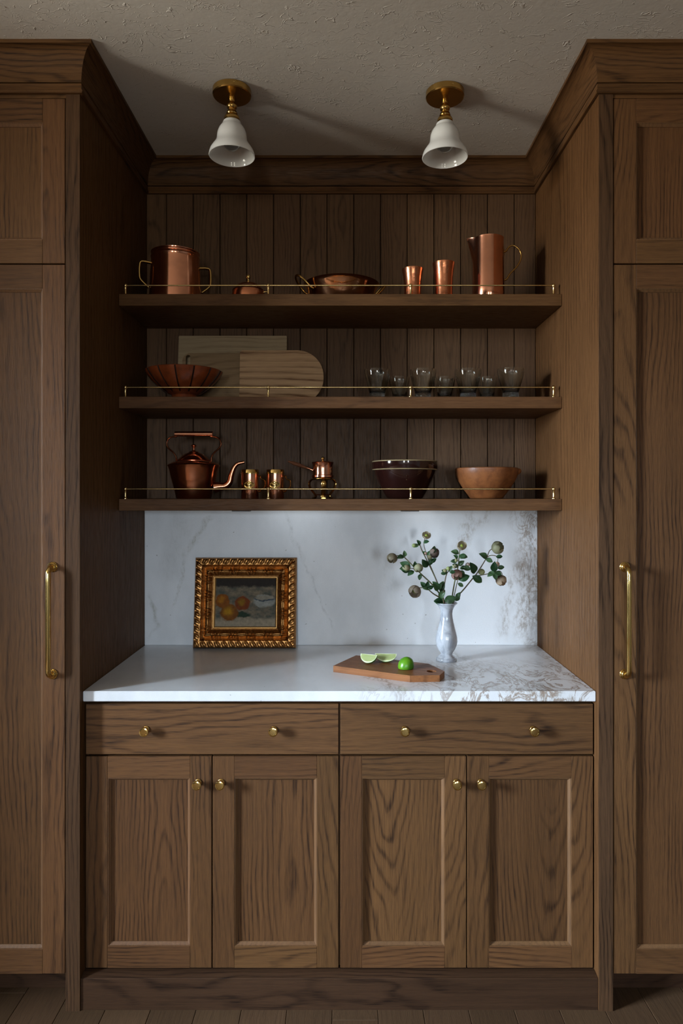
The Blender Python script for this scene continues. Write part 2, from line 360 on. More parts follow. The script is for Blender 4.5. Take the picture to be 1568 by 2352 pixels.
def lathe(prof, seg=40, mod=None):
    bm = bmesh.new(); rings = []
    for k, (r, z) in enumerate(prof):
        if r < 1e-6: rings.append([bm.verts.new((0, 0, z))]); continue
        rings.append([bm.verts.new(((r*(mod(a, k) if mod else 1))*math.cos(a), (r*(mod(a, k) if mod else 1))*math.sin(a), z)) for a in (2*PI*i/seg for i in range(seg))])
    for A, B in zip(rings, rings[1:]):
        for i in range(seg):
            j = (i+1) % seg
            if len(A) == 1 and len(B) == 1: continue
            if len(A) == 1: bm.faces.new((A[0], B[j], B[i]))
            elif len(B) == 1: bm.faces.new((A[i], A[j], B[0]))
            else: bm.faces.new((A[i], A[j], B[j], B[i]))
    return bm
def spline(pts, n=6):
    P = [Vector(p) for p in pts]; out = []
    for i in range(len(P)-1):
        p0 = P[i-1] if i else P[0]*2-P[1]; p1, p2 = P[i], P[i+1]; p3 = P[i+2] if i+2 < len(P) else P[-1]*2-P[-2]
        for k in range(n):
            t = k/n; out.append(.5*((2*p1)+(p2-p0)*t+(2*p0-5*p1+4*p2-p3)*t*t+(3*p1-p0-3*p2+p3)*t**3))
    out.append(P[-1]); return out
def tube(pts, rad, seg=10, flat=None, bm=None, closed=False):
    """tube along pts; rad a number or a list; flat=(a,b) squashes the section"""
    bm = bm or bmesh.new(); P = [Vector(p) for p in pts]; n = len(P)
    R = [rad]*n if isinstance(rad, (int, float)) else [rad[min(int(i*(len(rad)-1)/(n-1)), len(rad)-2)]*(1-((i*(len(rad)-1)/(n-1)) % 1 if i < n-1 else 1))+rad[min(int(i*(len(rad)-1)/(n-1)), len(rad)-2)+1]*((i*(len(rad)-1)/(n-1)) % 1 if i < n-1 else 1) for i in range(n)]
    T = []
    for i in range(n):
        if closed: t = P[(i+1) % n]-P[i-1]
        else: t = P[min(i+1, n-1)]-P[max(i-1, 0)]
        T.append(t.normalized())
    up = Vector((0, 0, 1)) if abs(T[0].z) < .9 else Vector((0, 1, 0))
    u = (up-T[0]*up.dot(T[0])).normalized(); rings = []
    fa, fb = flat or (1, 1)
    for i in range(n):
        u = (u-T[i]*u.dot(T[i])).normalized(); v = T[i].cross(u)
        rings.append([bm.verts.new(P[i]+(u*math.cos(a)*fa+v*math.sin(a)*fb)*R[i]) for a in (2*PI*k/seg for k in range(seg))])
    pairs = list(zip(rings, rings[1:]))+([(rings[-1], rings[0])] if closed else [])
    for A, B in pairs:
        for k in range(seg): bm.faces.new((A[k], A[(k+1) % seg], B[(k+1) % seg], B[k]))
    if not closed: bm.faces.new(rings[0][::-1]); bm.faces.new(rings[-1])
    return bm
def prism(poly, h, axis='z', holes=()):
    """polygon (with holes) of thickness h; axis is the thickness direction"""
    bm = bmesh.new()
    edges = []
    for loop in [poly]+list(holes):
        vs_ = [bm.verts.new((p[0], p[1], 0)) for p in loop]
        edges += [bm.edges.new((vs_[i], vs_[(i+1) % len(vs_)])) for i in range(len(vs_))]
    bmesh.ops.triangle_fill(bm, edges=edges, use_beauty=True, use_dissolve=False)
    r = bmesh.ops.extrude_face_region(bm, geom=bm.faces[:])
    bmesh.ops.translate(bm, vec=(0, 0, h), verts=[v for v in r['geom'] if isinstance(v, bmesh.types.BMVert)])
    if axis == 'y': bmesh.ops.rotate(bm, verts=bm.verts, cent=(0, 0, 0), matrix=Matrix.Rotation(PI/2, 3, 'X'))
    return bm
def dup(root, loc, rot=None, label=None):
    r = root.copy(); COL.objects.link(r); r.location = loc
    if rot is not None: r.rotation_euler = rot
    if label: r['label'] = label
    for ch in list(root.children):
        c = ch.copy(); COL.objects.link(c); c.parent = r
        for g in list(ch.children):
            d = g.copy(); COL.objects.link(d); d.parent = c
    return r

# ================================================================== the room
XL, XR = -.761, .7213          # inner faces of the niche
YP, YM, YB = 1.950, 2.574, 2.600   # panel front, marble face, beadboard face
fl = tag(wbox('floor', (RX0-.15, RX1+.15, RY0-.15, RY1+.15, -.10, -.015), WALLM, bev=0), 'brown oak plank floor running towards the cabinets', 'floor', kind='structure')
pl_me = mesh('plank', bm_box(.129, 1.875, .015, .0012), FLOORW)
nx = int((RX1-RX0)/.13)
for i in range(nx+1):
    for k in range(5):
        o = link(bpy.data.objects.new('plank', pl_me), fl); yo = (i*.618 % 1)*1.87
        yc = RY0-1.0+k*1.876+yo-.5
        y0, y1 = max(yc-.9375, RY0), min(yc+.9375, RY1)
        if y1-y0 < .02: bpy.data.objects.remove(o); continue
        o.scale = (1, (y1-y0)/1.875, 1)
        o.location = Vector((RX0+.065+i*.13, (y0+y1)/2, -.0075))-WPOS[fl]
tag(wbox('ceiling', (RX0-.15, RX1+.15, RY0-.15, RY1+.15, CEIL, CEIL+.1), CEILM, bev=0), 'warm grey ceiling with skip-trowel plaster texture', 'ceiling', kind='structure')
tag(wbox('wall_back', (RX0-.15, RX1+.15, RY1, RY1+.15, -.015, CEIL), WALLM, bev=0), 'plain wall behind the oak cabinets', 'wall', kind='structure')
tag(wbox('wall_right', (RX1, RX1+.15, RY0, RY1, -.015, CEIL), WALLM, bev=0), 'plain painted side wall on the vase side', 'wall', kind='structure')
tag(wbox('wall_added_shade', (XCL_-.14, XCL_-.002, 1.28, RY1, -.015, CEIL), WALLM, bev=0), 'unseen wall return added to shade the tall cabinet, painting side', 'wall', kind='structure')  # unseen wall, added to block window light from the tall cabinet
def holed_wall(name, a0, a1, holes, fixed0, fixed1, along, label, mat):
    """one wall slab with window openings (all of one sill and head height)"""
    bm = bmesh.new(); A = [a0]+[v for h in holes for v in h[:2]]+[a1]; Zs = [-.015, holes[0][2], holes[0][3], CEIL]; n = len(A)
    def v(a, f, z): return bm.verts.new((a, f, z) if along == 'x' else (f, a, z))
    G = []
    for f in (fixed0, fixed1):
        g = [[v(a, f, z) for z in Zs] for a in A]; G.append(g)
        for i in range(n-1):
            for j in range(3):
                if not (j == 1 and i % 2 == 1): bm.faces.new((g[i][j], g[i+1][j], g[i+1][j+1], g[i][j+1]))
    loops = [[(i, 0) for i in range(n)]+[(n-1, j) for j in (1, 2, 3)]+[(i, 3) for i in range(n-2, -1, -1)]+[(0, j) for j in (2, 1)]]
    loops += [[(i, 1), (i+1, 1), (i+1, 2), (i, 2)] for i in range(1, n-1, 2)]
    for lp in loops:
        for k in range(len(lp)):
            p, q = lp[k], lp[(k+1) % len(lp)]
            bm.faces.new((G[0][p[0]][p[1]], G[0][q[0]][q[1]], G[1][q[0]][q[1]], G[1][p[0]][p[1]]))
    return tag(part(name, bm, mat), label, 'wall', kind='structure')
holed_wall('wall_left', RY0, RY1, [W1], RX0-.15, RX0, 'y', 'painted side wall with a wide window, on the painting side', WALLM)
holed_wall('wall_front', RX0-.15, RX1+.15, [W2, W3], RY0-.15, RY0, 'x', 'painted wall with two narrow windows facing the niche', WALLL)
def window(name, along, hole, f0, f1, nv, nh, label):
    a0, a1, z0, z1 = hole; m = .045; root = None
    def bar(nm, A0, A1, Z0, Z1, p):
        b = (A0, A1, f0, f1, Z0, Z1) if along == 'x' else (f0, f1, A0, A1, Z0, Z1)
        return wbox(nm, b, WHITEP, p, .002)
    root = thing(name, label, 'window', ((a0+a1)/2 if along == 'x' else (f0+f1)/2, (f0+f1)/2 if along == 'x' else (a0+a1)/2, z0), kind='structure')
    bar('window_jamb', a0, a0+m, z0, z1, root); bar('window_jamb', a1-m, a1, z0, z1, root)
    bar('window_sill', a0+m, a1-m, z0, z0+m, root); bar('window_head', a0+m, a1-m, z1-m, z1, root)
    for k in range(nv):
        a = a0+(a1-a0)*(k+1)/(nv+1); bar('mullion', a-.012, a+.012, z0+m, z1-m, root)
window('window_1', 'y', W1, RX0-.09, RX0-.05, 1, 0, 'white framed window in the wall on the painting side')
window('window_2', 'x', W2, RY0-.09, RY0-.05, 1, 0, 'narrow white framed window facing the painting half of the niche')
window('window_3', 'x', W3, RY0-.09, RY0-.05, 1, 0, 'narrow white framed window facing the vase half of the niche')

# ================================================================== crown moulding
cove = [(0, 2.650), (.007, 2.650)]+[(.007+.039*(1-math.cos(a)), 2.650+.083*math.sin(a)) for a in (PI/2*k/10 for k in range(11))]+[(.052, 2.733), (.052, 2.743), (0, 2.743)]
band = [(0, 2.619), (.009, 2.619), (.0115, 2.6215), (.0115, 2.6255), (.0085, 2.628), (.0075, 2.6305), (.0075, 2.6455), (.004, 2.648), (0, 2.648)]
def sweep(prof, p, q, dp, dq):
    bm = bmesh.new()
    c = Vector(((p[0]+q[0])/2, (p[1]+q[1])/2, 2.68))
    A = [bm.verts.new(Vector((p[0]+d*dp[0], p[1]+d*dp[1], z))-c) for d, z in prof]
    B = [bm.verts.new(Vector((q[0]+d*dq[0], q[1]+d*dq[1], z))-c) for d, z in prof]
    n = len(prof)
    for i in range(n): bm.faces.new((A[i], A[(i+1) % n], B[(i+1) % n], B[i]))
    bm.faces.new(A[::-1]); bm.faces.new(B); return bm, c
XCL, XCR = -1.97, 1.93          # outer ends of the tall cabinets
segs = [((XCL, YP), (XL, YP), (0, -1), (1, -1), 'x', 'stained oak crown moulding over the cabinet front beside the painting'),
        ((XL, YP), (XL, YB), (1, -1), (1, -1), 'y', 'stained oak crown moulding along the niche side above the copper stock pot'),
        ((XL, YB), (XR, YB), (1, -1), (-1, -1), 'x', 'stained oak crown moulding above the beadboard back'),
        ((XR, YB), (XR, YP), (-1, -1), (-1, -1), 'y', 'stained oak crown moulding along the niche side above the tall copper jug'),
        ((XR, YP), (XCR, YP), (-1, -1), (0, -1), 'x', 'stained oak crown moulding over the cabinet front beside the vase')]
for i, (p, q, dp, dq, ax, lab) in enumerate(segs):
    bm, c = sweep(cove, p, q, dp, dq); o = tag(part('trim_%d' % (i+1), bm, OAK[ax], None, c, smooth=28), lab, 'molding', kind='structure')
    bm, c = sweep(band, p, q, dp, dq); part('lower_molding', bm, OAK[ax], o, (0, 0, 0), smooth=28)

# ================================================================== cabinets
def molding_ring(x0, x1, z0, z1, yf, w_=.0085, d=.0095):
    """sloped sticking around the inside of a door frame, mitred"""
    bm = bmesh.new(); rr = []
    for (o, dy) in ((0, .0012), (.0018, .0012), (.0018, .0030), (w_, d), (w_, d+.004), (0, d+.004)):
        rr.append([bm.verts.new((x, yf+dy, z)) for x, z in ((x0+o, z0+o), (x1-o, z0+o), (x1-o, z1-o), (x0+o, z1-o))])
    for A, B in zip(rr, rr[1:]+rr[:1]):
        for k in range(4): bm.faces.new((A[k], A[(k+1) % 4], B[(k+1) % 4], B[k]))
    c = Vector(((x0+x1)/2, yf, (z0+z1)/2)); bmesh.ops.translate(bm, vec=-c, verts=bm.verts)
    return bm, c
def shaker(parent, name, x0, x1, z0, z1, yf, st=.063, rt=.063, rb=.063, th=.020):
    d = wbox(name, (x0+.002, x1-.002, yf+.0115, yf+th, z0+.002, z1-.002), OAK['z'], parent, 0)
    y1 = yf+.013
    wbox('stile', (x0, x0+st, yf, y1, z0, z1), OAK['z'], d); wbox('stile', (x1-st, x1, yf, y1, z0, z1), OAK['z'], d)
    wbox('rail', (x0+st, x1-st, yf, y1, z1-rt, z1), OAK['x'], d, .0006); wbox('rail', (x0+st, x1-st, yf, y1, z0, z0+rb), OAK['x'], d, .0006)
    bm, c = molding_ring(x0+st, x1-st, z0+rb, z1-rt, yf); part('panel_molding', bm, OAK['m'], d, c-WPOS[d])
    return d
knob_me = mesh('knob', lathe([(0, 0), (.0098, 0), (.0098, .0022), (.0075, .0034), (.0060, .0055), (.0055, .011), (.0075, .0145), (.0125, .0168), (.0138, .0195), (.0138, .0250), (.0128, .0272), (.0098, .0280), (.0092, .0272), (0, .0276)], 28), BRASS, 40)
def knob(parent, X, Z, yf):
    o = link(bpy.data.objects.new('knob', knob_me), parent); o.location = Vector((X, yf, Z))-WPOS[parent]; o.rotation_euler = (PI/2, 0, 0); o['label'] = 'polished brass knob'
YF = 1.985
def base_unit(x0, x1, dknobs, kn, label):
    t = thing('base_cabinet', label, 'cabinet', ((x0+x1)/2, 2.28, .09))
    wbox('body', (x0-.0012, x1+.0012, YF+.021, 2.598, .085, .877), OAK['z'], t, 0)
    d = wbox('drawer', (x0+.0015, x1-.0015, YF, YF+.020, .7205, .8675), OAK['x'], t)
    for X in dknobs: knob(d, X, .7935, YF)
    xm = (x0+x1)/2
    dl = shaker(t, 'door', x0+.0015, xm-.0016, .0995, .7145, YF); knob(dl, kn[0], .640, YF)
    dr = shaker(t, 'door', xm+.0016, x1-.0015, .0995, .7145, YF); knob(dr, kn[1], .640, YF)
base_unit(-.7585, -.0210, (-.5815, -.2105), (-.4300, -.3635), 'stained oak base cabinet under the painting, one drawer over two shaker doors')
base_unit(-.0185, .7190, (.1690, .5415), (.3190, .3895), 'stained oak base cabinet under the vase, one drawer over two shaker doors')
# plinth
bm = bmesh.new(); pp = [(1.955, 0), (1.955, .0905), (1.9575, .0925), (1.961, .0925), (1.964, .0955), (1.972, .1000), (1.981, .1005), (2.02, .1005), (2.02, 0)]
pp = [(1.955, 0), (1.955, .0885), (1.9575, .0905), (1.9600, .0905), (1.9700, .0935), (1.9790, .0950), (2.004, .0950), (2.004, 0)]
A = [bm.verts.new((XL+.001, y, z)) for y, z in pp]; B = [bm.verts.new((XR-.001, y, z)) for y, z in pp]
for i in range(len(pp)): bm.faces.new((A[i], A[(i+1) % len(pp)], B[(i+1) % len(pp)], B[i]))
bm.faces.new(A[::-1]); bm.faces.new(B)
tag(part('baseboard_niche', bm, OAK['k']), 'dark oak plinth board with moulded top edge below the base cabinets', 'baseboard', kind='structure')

YD = 1.952
def pull(parent, X, z0=.963, z1=1.2693, yf=YD, so=.031):
    b = parent; yb = yf-so
    pts = [(X, yf, z1), (X, yf-so*.45, z1)]+[(X, yf-so*.45-so*.55*math.sin(a), z1-so*.55*(1-math.cos(a))) for a in (PI/2*k/5 for k in range(1, 6))]
    pts += [(X, yb, z1+(z0-z1)*k/6) for k in range(1, 6)]
    pts += [(X, yf-so*.45-so*.55*math.cos(a), z0+so*.55*(1-math.sin(a))) for a in (PI/2*k/5 for k in range(0, 6))]+[(X, yf, z0)]
    pts = [Vector(p)-WPOS[b] for p in pts]
    h = part('pull_handle', tube(pts, .0075, 14), BRASS, b, smooth=40, label='long polished brass pull handle')
    ro = lathe([(0, 0), (.0148, 0), (.0148, .003), (.0135, .0042), (.0125, .0042), (.0118, .0062), (.0100, .0072), (.0085, .010), (0, .010)], 28)
    me = mesh('rosette', ro, BRASS, 40)
    for z in (z0, z1):
        o = link(bpy.data.objects.new('rosette', me), h); o.location = Vector((X, yf, z))-WPOS[b]; o.rotation_euler = (PI/2, 0, 0)
def tall(sign, xi, label):
    """end panel against the niche (inner face xi) and a two-door cupboard beyond it"""
    xo = xi+sign*.0400; xe = XCL if sign < 0 else XCR
    t = thing('tall_cabinet', label, 'cabinet', ((xo+xe)/2, 2.33, 0))
    lo, hi = min(xi, xo), max(xi, xo)
    wbox('end_panel', (lo, hi, YP+.001, 2.715, 0, CEIL-.004), OAK['s'], t, .001)
    wbox('edge_strip', (lo, hi, YP, YP+.0009, 0.0, 2.62), OAK['e'], t, 0)
    lo, hi = min(xo, xe), max(xo, xe)
    wbox('body', (lo+.0005, hi, YD+.022, 2.715, .107, CEIL-.004), OAK['z'], t, 0)
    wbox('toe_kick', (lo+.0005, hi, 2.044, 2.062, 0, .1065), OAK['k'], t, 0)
    wbox('top_rail', (lo, hi, YD+.001, YD+.022, 2.610, 2.66), OAK['x'], t, 0)
    g = .0030; xs = [lo+g, (lo+hi)/2-g/2, (lo+hi)/2+g/2, hi-g]
    for k in (0, 2):
        a, b = xs[k], xs[k+1]
        shaker(t, 'door', a, b, 2.1375, 2.6085, YD, .0645, .068, .068, .021)
        shaker(t, 'door', a, b, .1055, 2.1335, YD, .0645, .068, .070, .021)
    pull(t, xi+sign*(.078 if sign < 0 else .0738))
tall(-1, XL, 'tall stained oak cabinet with brass pull, on the painting side of the niche')
tall(1, XR, 'tall stained oak cabinet with brass pull, on the vase side of the niche')

# ================================================================== niche back: beadboard, marble
ZC = .908
bb = thing('beadboard_panel', 'stained oak beadboard of upright planks behind the three shelves', 'wall panel', (-.0198, 2.61, 1.42))
edges = [XL]+[WX(382.+61.45*k, YB) for k in range(14)]+[XR]
pw = 61.45*YB/F
def vplank(w_):
    h = 2.62-1.42; bm = bmesh.new(); g = .0026
    pr = [(-w_/2+.0007, .012), (-w_/2+.0007, .0050), (-w_/2+g, 0), (w_/2-g, 0), (w_/2-.0007, .0050), (w_/2-.0007, .012)]
    A = [bm.verts.new((x, y, -h/2)) for x, y in pr]; B = [bm.verts.new((x, y, h/2)) for x, y in pr]
    for i in range(6): bm.faces.new((A[i], A[(i+1) % 6], B[(i+1) % 6], B[i]))
    bm.faces.new(A[::-1]); bm.faces.new(B); return bm
pm = mesh('plank', vplank(pw), BOARD)
for a, b in zip(edges, edges[1:]):
    me = pm if abs((b-a)-pw) < .002 else mesh('plank', vplank(b-a), BOARD)
    part('plank', me, None, bb, ((a+b)/2+.0198, YB-2.61, (1.42+2.62)/2-1.42))
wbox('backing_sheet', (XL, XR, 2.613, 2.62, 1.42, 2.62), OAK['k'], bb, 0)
tag(wbox('marble_backsplash', (XL+.0005, XR-.0005, YM, 2.612, ZC+.0003, 1.4225), MARBLE, bev=.0015), 'white marble backsplash slab with brown and grey veins', 'backsplash')
tag(wbox('marble_countertop', (XL+.0005, XR-.0005, 1.971, 2.612, ZC-.030, ZC), MARBLE, bev=.0022), 'white marble countertop with brown veins over the base cabinets', 'countertop')

# ================================================================== shelves with brass gallery rails
YS = 2.283
post_me = mesh('post', lathe([(0, 0), (.0080, 0), (.0080, .0018), (.0055, .0032), (.0040, .0045), (.0036, .007), (.0034, .020), (.0042, .0255), (.0045, .0265), (.0040, .0275), (.0055, .0300), (.0062, .0335), (.0055, .0370), (.0030, .0395), (0, .0403)], 20), RAILM, 40)
def shelf(ztop, label):
    t = thing('wall_shelf', label, 'shelf', (-.0198, 2.44, ztop-.039))
    wbox('board', (XL+.0008, XR-.0008, YS, YB-.0005, ztop-.039, ztop), OAK['h'], t, .0012)
    yr = YS+.017; P = WPOS[t]; xs = [WX(p, yr) for p in (288, 616, 943, 1271)]
    for X in xs:
        o = link(bpy.data.objects.new('post', post_me), t); o.location = Vector((X, yr, ztop))-P; o['label'] = 'small turned brass rail post'
    part('rail', tube([Vector((X, yr, ztop+.0335))-P for X in (xs[0], 0, xs[-1])], .0024, 10), RAILM, t, smooth=40, label='thin brass gallery rail')
    return t
Z3, Z2, Z1 = 2.147, 1.8036, 1.4614
shelf(Z3, 'topmost oak wall shelf with brass rail, holding the copper pots and jug')
shelf(Z2, 'middle oak wall shelf with brass rail, holding glasses and chopping boards')
s1 = shelf(Z1, 'lowest oak wall shelf with brass rail, holding the kettle and mixing bowls')
for X in (-.355, .215): wbox('fixing_plate', (X-.03, X+.03, YS+.012, YS+.05, Z1-.0420, Z1-.0392), BLACK, s1, .0005)

# ================================================================== ceiling lights
def ceiling_light(X, Y, label):
    t = thing('ceiling_light', label, 'ceiling light', (X, Y, CEIL))
    part('canopy', lathe([(0, 0), (.058, 0), (.060, -.002), (.060, -.018), (.0575, -.021), (.012, -.024), (0, -.024)], 48), BRASS_D, t, smooth=35)
    st = [(.0095, -.022), (.0095, -.034), (.0085, -.038), (.0105, -.041), (.0150, -.047), (.0165, -.052), (.0145, -.058), (.0100, -.062), (.0125, -.064), (.0125, -.066), (.0155, -.069),
          (.0165, -.073), (.0175, -.075), (.0160, -.078), (.0215, -.083), (.0245, -.089), (.0240, -.094), (.0200, -.098), (.0225, -.100), (.0225, -.104), (.0, -.104)]
    part('stem', lathe([(0, -.022)]+st, 32), BRASS_D, t, smooth=35)
    outer = [(.0225, -.100), (.0265, -.1005), (.0285, -.104), (.0280, -.108), (.0335, -.114), (.0405, -.124), (.0450, -.136), (.0465, -.148), (.0475, -.158), (.0520, -.168), (.0600, -.179), (.0670, -.190), (.0705, -.200), (.0715, -.207)]
    inner = [(r-.0028, z+.0005) for r, z in outer][::-1]
    part('shade', lathe(outer+[(.0700, -.2085)]+inner[:-1], 56), OPAL, t, smooth=50, label='white opal bell glass shade')
    part('bulb', lathe([(.012, -.104), (.013, -.118), (.020, -.135), (.027, -.152), (.0285, -.163), (.025, -.176), (.015, -.186), (0, -.190)], 28), m_bulb, t, smooth=60)
    sc = lathe([(0, 0), (.0028, 0), (.0028, .0012), (.0014, .0016), (0, .0012)], 14)
    a = math.radians(-75); part('set_screw', sc, BRASS, t, (.060*math.cos(a), .060*math.sin(a), -.010), (PI/2, 0, a+PI/2), smooth=40)
m_bulb = m_glass('frosted_bulb_glass', (.92, .92, .90)); m_bulb.node_tree.nodes['Principled BSDF'].inputs['Roughness'].default_value = .25
ceiling_light(WX(532.5, 2.137), 2.137, 'brass ceiling light with white bell shade, above the small lidded copper pot')
ceiling_light(WX(1021.5, 2.147), 2.147, 'brass ceiling light with white bell shade, above the two copper beakers')

# ================================================================== top shelf
def shell(outer, th):
    """closed vessel profile from an outer wall profile (bottom to rim)"""
    inn = [(max(r-th, .001), max(z, outer[0][1]+th)) for r, z in outer][::-1]
    return [(0, outer[0][1])]+outer+[(outer[-1][0]-th*.5, outer[-1][1]+th*.3)]+inn+[(0, outer[0][1]+th)]
def ring_z(): pass
# stock pot
t = thing('stock_pot', 'large copper stock pot with two angular brass handles', 'pot', (WX(403, 2.45), 2.45, Z3), (0, 0, math.radians(20)))
part('body', lathe(shell([(.088, 0), (.0925, .004), (.0915, .03), (.0880, .12), (.0845, .166), (.0850, .172), (.0865, .176), (.0850, .181), (.0820, .184), (.0825, .188), (.0855, .1905), (.0860, .193)], .0025), 64), COPPER, t, smooth=35)
hp = [(.084, .150), (.112, .152), (.123, .143), (.124, .098), (.116, .082), (.093, .062)]
for sg in (-1, 1):
    part('handle', tube([(sg*x, 0, z) for x, z in spline([(a, b, 0) for a, b in hp], 3) for x, z in [(x, z)]] if False else [Vector((sg*p.x, 0, p.y)) for p in spline([(a, b, 0) for a, b in hp], 3)], .0048, 10, (1.0, 1.5)), BRASS, t, smooth=40, label='angular brass handle')
# lidded pot
t = thing('lidded_pot', 'small squat copper pot with domed lid and brass knob', 'pot', (WX(570, 2.42), 2.42, Z3))
part('body', lathe(shell([(.050, 0), (.0565, .005), (.0590, .018), (.0580, .036), (.0545, .049)], .002), 48), COPPER_D, t, smooth=40)
l = part('lid', lathe([(0, .050), (.0550, .0495), (.0560, .051), (.0545, .0535), (.050, .0555), (.048, .060), (.040, .0685), (.026, .0765), (.010, .0800), (0, .0805)], 48), COPPER, t, smooth=40)
part('knob', lathe([(0, .079), (.0060, .080), (.0045, .083), (.0035, .090), (.0050, .093), (.0075, .098), (.0078, .103), (.0055, .108), (0, .110)], 24), BRASS, l, smooth=50)
part('handle', tube(spline([(.052, 0, .046), (.066, 0, .048), (.073, 0, .038), (.071, 0, .022), (.057, 0, .012)], 5), .0022, 8), BRASS, t, smooth=50)
# preserving pan
t = thing('preserving_pan', 'wide shallow copper pan with two raised brass loop handles', 'pan', (WX(784, 2.457), 2.457, Z3), (0, 0, math.radians(20)))
part('body', lathe(shell([(.094, 0), (.1005, .004), (.113, .035), (.1275, .070), (.1330, .0795), (.1365, .0815)], .002), 72), metal('ribbed_copper', (.82, .42, .22), .13, .22, 34.), t, smooth=35)
for sg in (-1, 1):
    lp = [(.117, -.036, .048), (.128, -.036, .054), (.146, -.034, .073), (.163, -.022, .092), (.169, 0, .098), (.163, .022, .092), (.146, .034, .073), (.128, .036, .054), (.117, .036, .048)]
    part('handle', tube(spline([(sg*x, y, z) for x, y, z in lp], 4), .0042, 10), BRASS_D, t, smooth=50, label='brass loop handle')
# beakers
def beaker(px, Y, r, h, label):
    t = thing('copper_beaker', label, 'beaker', (WX(px, Y), Y, Z3), group='copper beakers on the top shelf')
    part('body', lathe(shell([(r*.78, 0), (r*.82, .003), (r*.80, h*.10), (r*.79, h*.35), (r*.82, h*.58), (r*.88, h*.76), (r*.95, h*.90), (r, h*.985), (r, h)], .0015), 40), COPPER_D, t, smooth=40)
beaker(947.5, 2.365, .0372, .109, 'shorter copper beaker with flared rim, standing beside the wide copper pan')
beaker(1018.5, 2.365, .0387, .130, 'taller copper beaker with flared rim, standing beside the copper jug')
# jug
t = thing('copper_jug', 'tall straight copper jug with spout and thin brass loop handle', 'jug', (WX(1121, 2.42), 2.42, Z3))
bm = lathe(shell([(.0545, 0), (.0565, .003), (.0560, .06), (.0545, .15), (.0535, .225), (.0545, .2335)], .0018), 64)
for v in bm.verts:
    if v.co.z > .15 and abs(v.co.x)+abs(v.co.y) > .01:
        a = math.atan2(v.co.y, -v.co.x); k = max(0, 1-abs(a)/.42)
        if k > 0: v.co.x -= .024*k*((v.co.z-.15)/.085)**1.3; v.co.z += .004*k*((v.co.z-.15)/.085)
part('body', bm, COPPER, t, smooth=40)
part('handle', tube(spline([(.052, 0, .188), (.062, 0, .192), (.075, 0, .2080), (.092, 0, .2110), (.112, 0, .1930), (.116, 0, .168), (.102, 0, .138), (.078, 0, .113), (.066, 0, .094), (.056, 0, .088)], 6), [.0040, .0030, .0030, .0030, .0030, .0034], 10), BRASS_D, t, smooth=50, label='thin brass loop handle')
for z in (.196, .180, .094, .080): part('rivet', lathe([(0, 0), (.005, 0), (.004, .003), (0, .004)], 12), BRASS_D, t, (.0535, 0, z), (0, PI/2, 0), smooth=50)

# ================================================================== middle shelf
# fluted bowl
NF = 13
t = thing('fluted_bowl', 'brown glazed terracotta bowl with dark ribs and a low foot', 'bowl', (WX(423, 2.395), 2.395, Z2), (0, 0, .12))
outer = [(.046, 0), (.048, .003), (.044, .014), (.042, .020), (.062, .029), (.087, .047), (.108, .068), (.123, .087), (.1305, .099), (.1325, .104)]
def fl_mod(a, k):
    if 4 <= k <= 10:
        c = math.cos(NF*a/2)**2; return 1+.030*(1-(1-c)**6)-.024 if k > 4 else 1
    return 1
part('body', lathe(shell(outer, .006), NF*8, fl_mod), TERRA, t, smooth=40)
rib = [(r*1.001-.0010, z) for r, z in outer[4:]]
rme = mesh('rib', tube([(r-.0012, 0, z) for r, z in rib], .0034, 6, (1, .8)), GROOVE, 50)
for k in range(NF):
    a = 2*PI*(k+.5)/NF
    o = link(bpy.data.objects.new('rib', rme), t); o.rotation_euler = (0, 0, a)
# chopping boards leaning on the beadboard
def rrect(w_, h, rad, n=6):
    """rounded rectangle from (0,0) to (w,h); rad=(bl,br,tr,tl)"""
    out = []
    for (cx, cy, a0), r in zip(((0, 0, PI), (w_, 0, 1.5*PI), (w_, h, 0), (0, h, .5*PI)), rad):
        mx = cx+(r if cx == 0 else -r); my = cy+(r if cy == 0 else -r)
        for k in range(n+1): a = a0+PI/2*k/n; out.append((mx+r*math.cos(a), my+r*math.sin(a)))
    return out
def leanboard(name, label, x0, x1, ybase, ytop, h, th, rad, mat, hole=None, n=6):
    """leaning board: its back bottom edge at ybase, its back top edge at ytop"""
    w_ = x1-x0; ang = -math.asin((ytop-ybase)/h)
    bm = prism(rrect(w_, h, rad, n), th, 'y', [hole] if hole else [])
    bmesh.ops.translate(bm, vec=(-w_/2, 0, 0), verts=bm.verts)
    o = tag(part(name, bm, mat, None, ((x0+x1)/2, ybase, Z2+.0004+max(0, 0)), (ang, 0, 0), smooth=30), label, 'cutting board')
    return o
xx = lambda p, Y: WX(p, Y)
leanboard('chopping_board', 'tall plain weathered wooden chopping board leaning at the back', xx(409, 2.57), xx(658, 2.57), 2.567, 2.598, .272, .018, (.006, .006, .004, .004), WEATHER)
hx, hz = xx(433, 2.545)-xx(420, 2.545), .170
slot = [(hx+.0085*math.cos(a), hz+(.012 if math.sin(a) > 0 else -.012)+.0085*math.sin(a)) for a in (2*PI*k/20 for k in range(20))]
leanboard('chopping_board', 'wooden chopping board with a slot hole, behind the terracotta bowl', xx(420, 2.545), xx(640, 2.545), 2.537, 2.556, .198, .018, (.006, .006, .006, .03), WEATHER2, slot)
leanboard('chopping_board', 'streaky brown chopping board with one rounded end, leaning foremost', xx(551, 2.515), xx(743, 2.515), 2.510, 2.534, .203, .018, (.010, .098, .098, .010), WARMB, n=12)
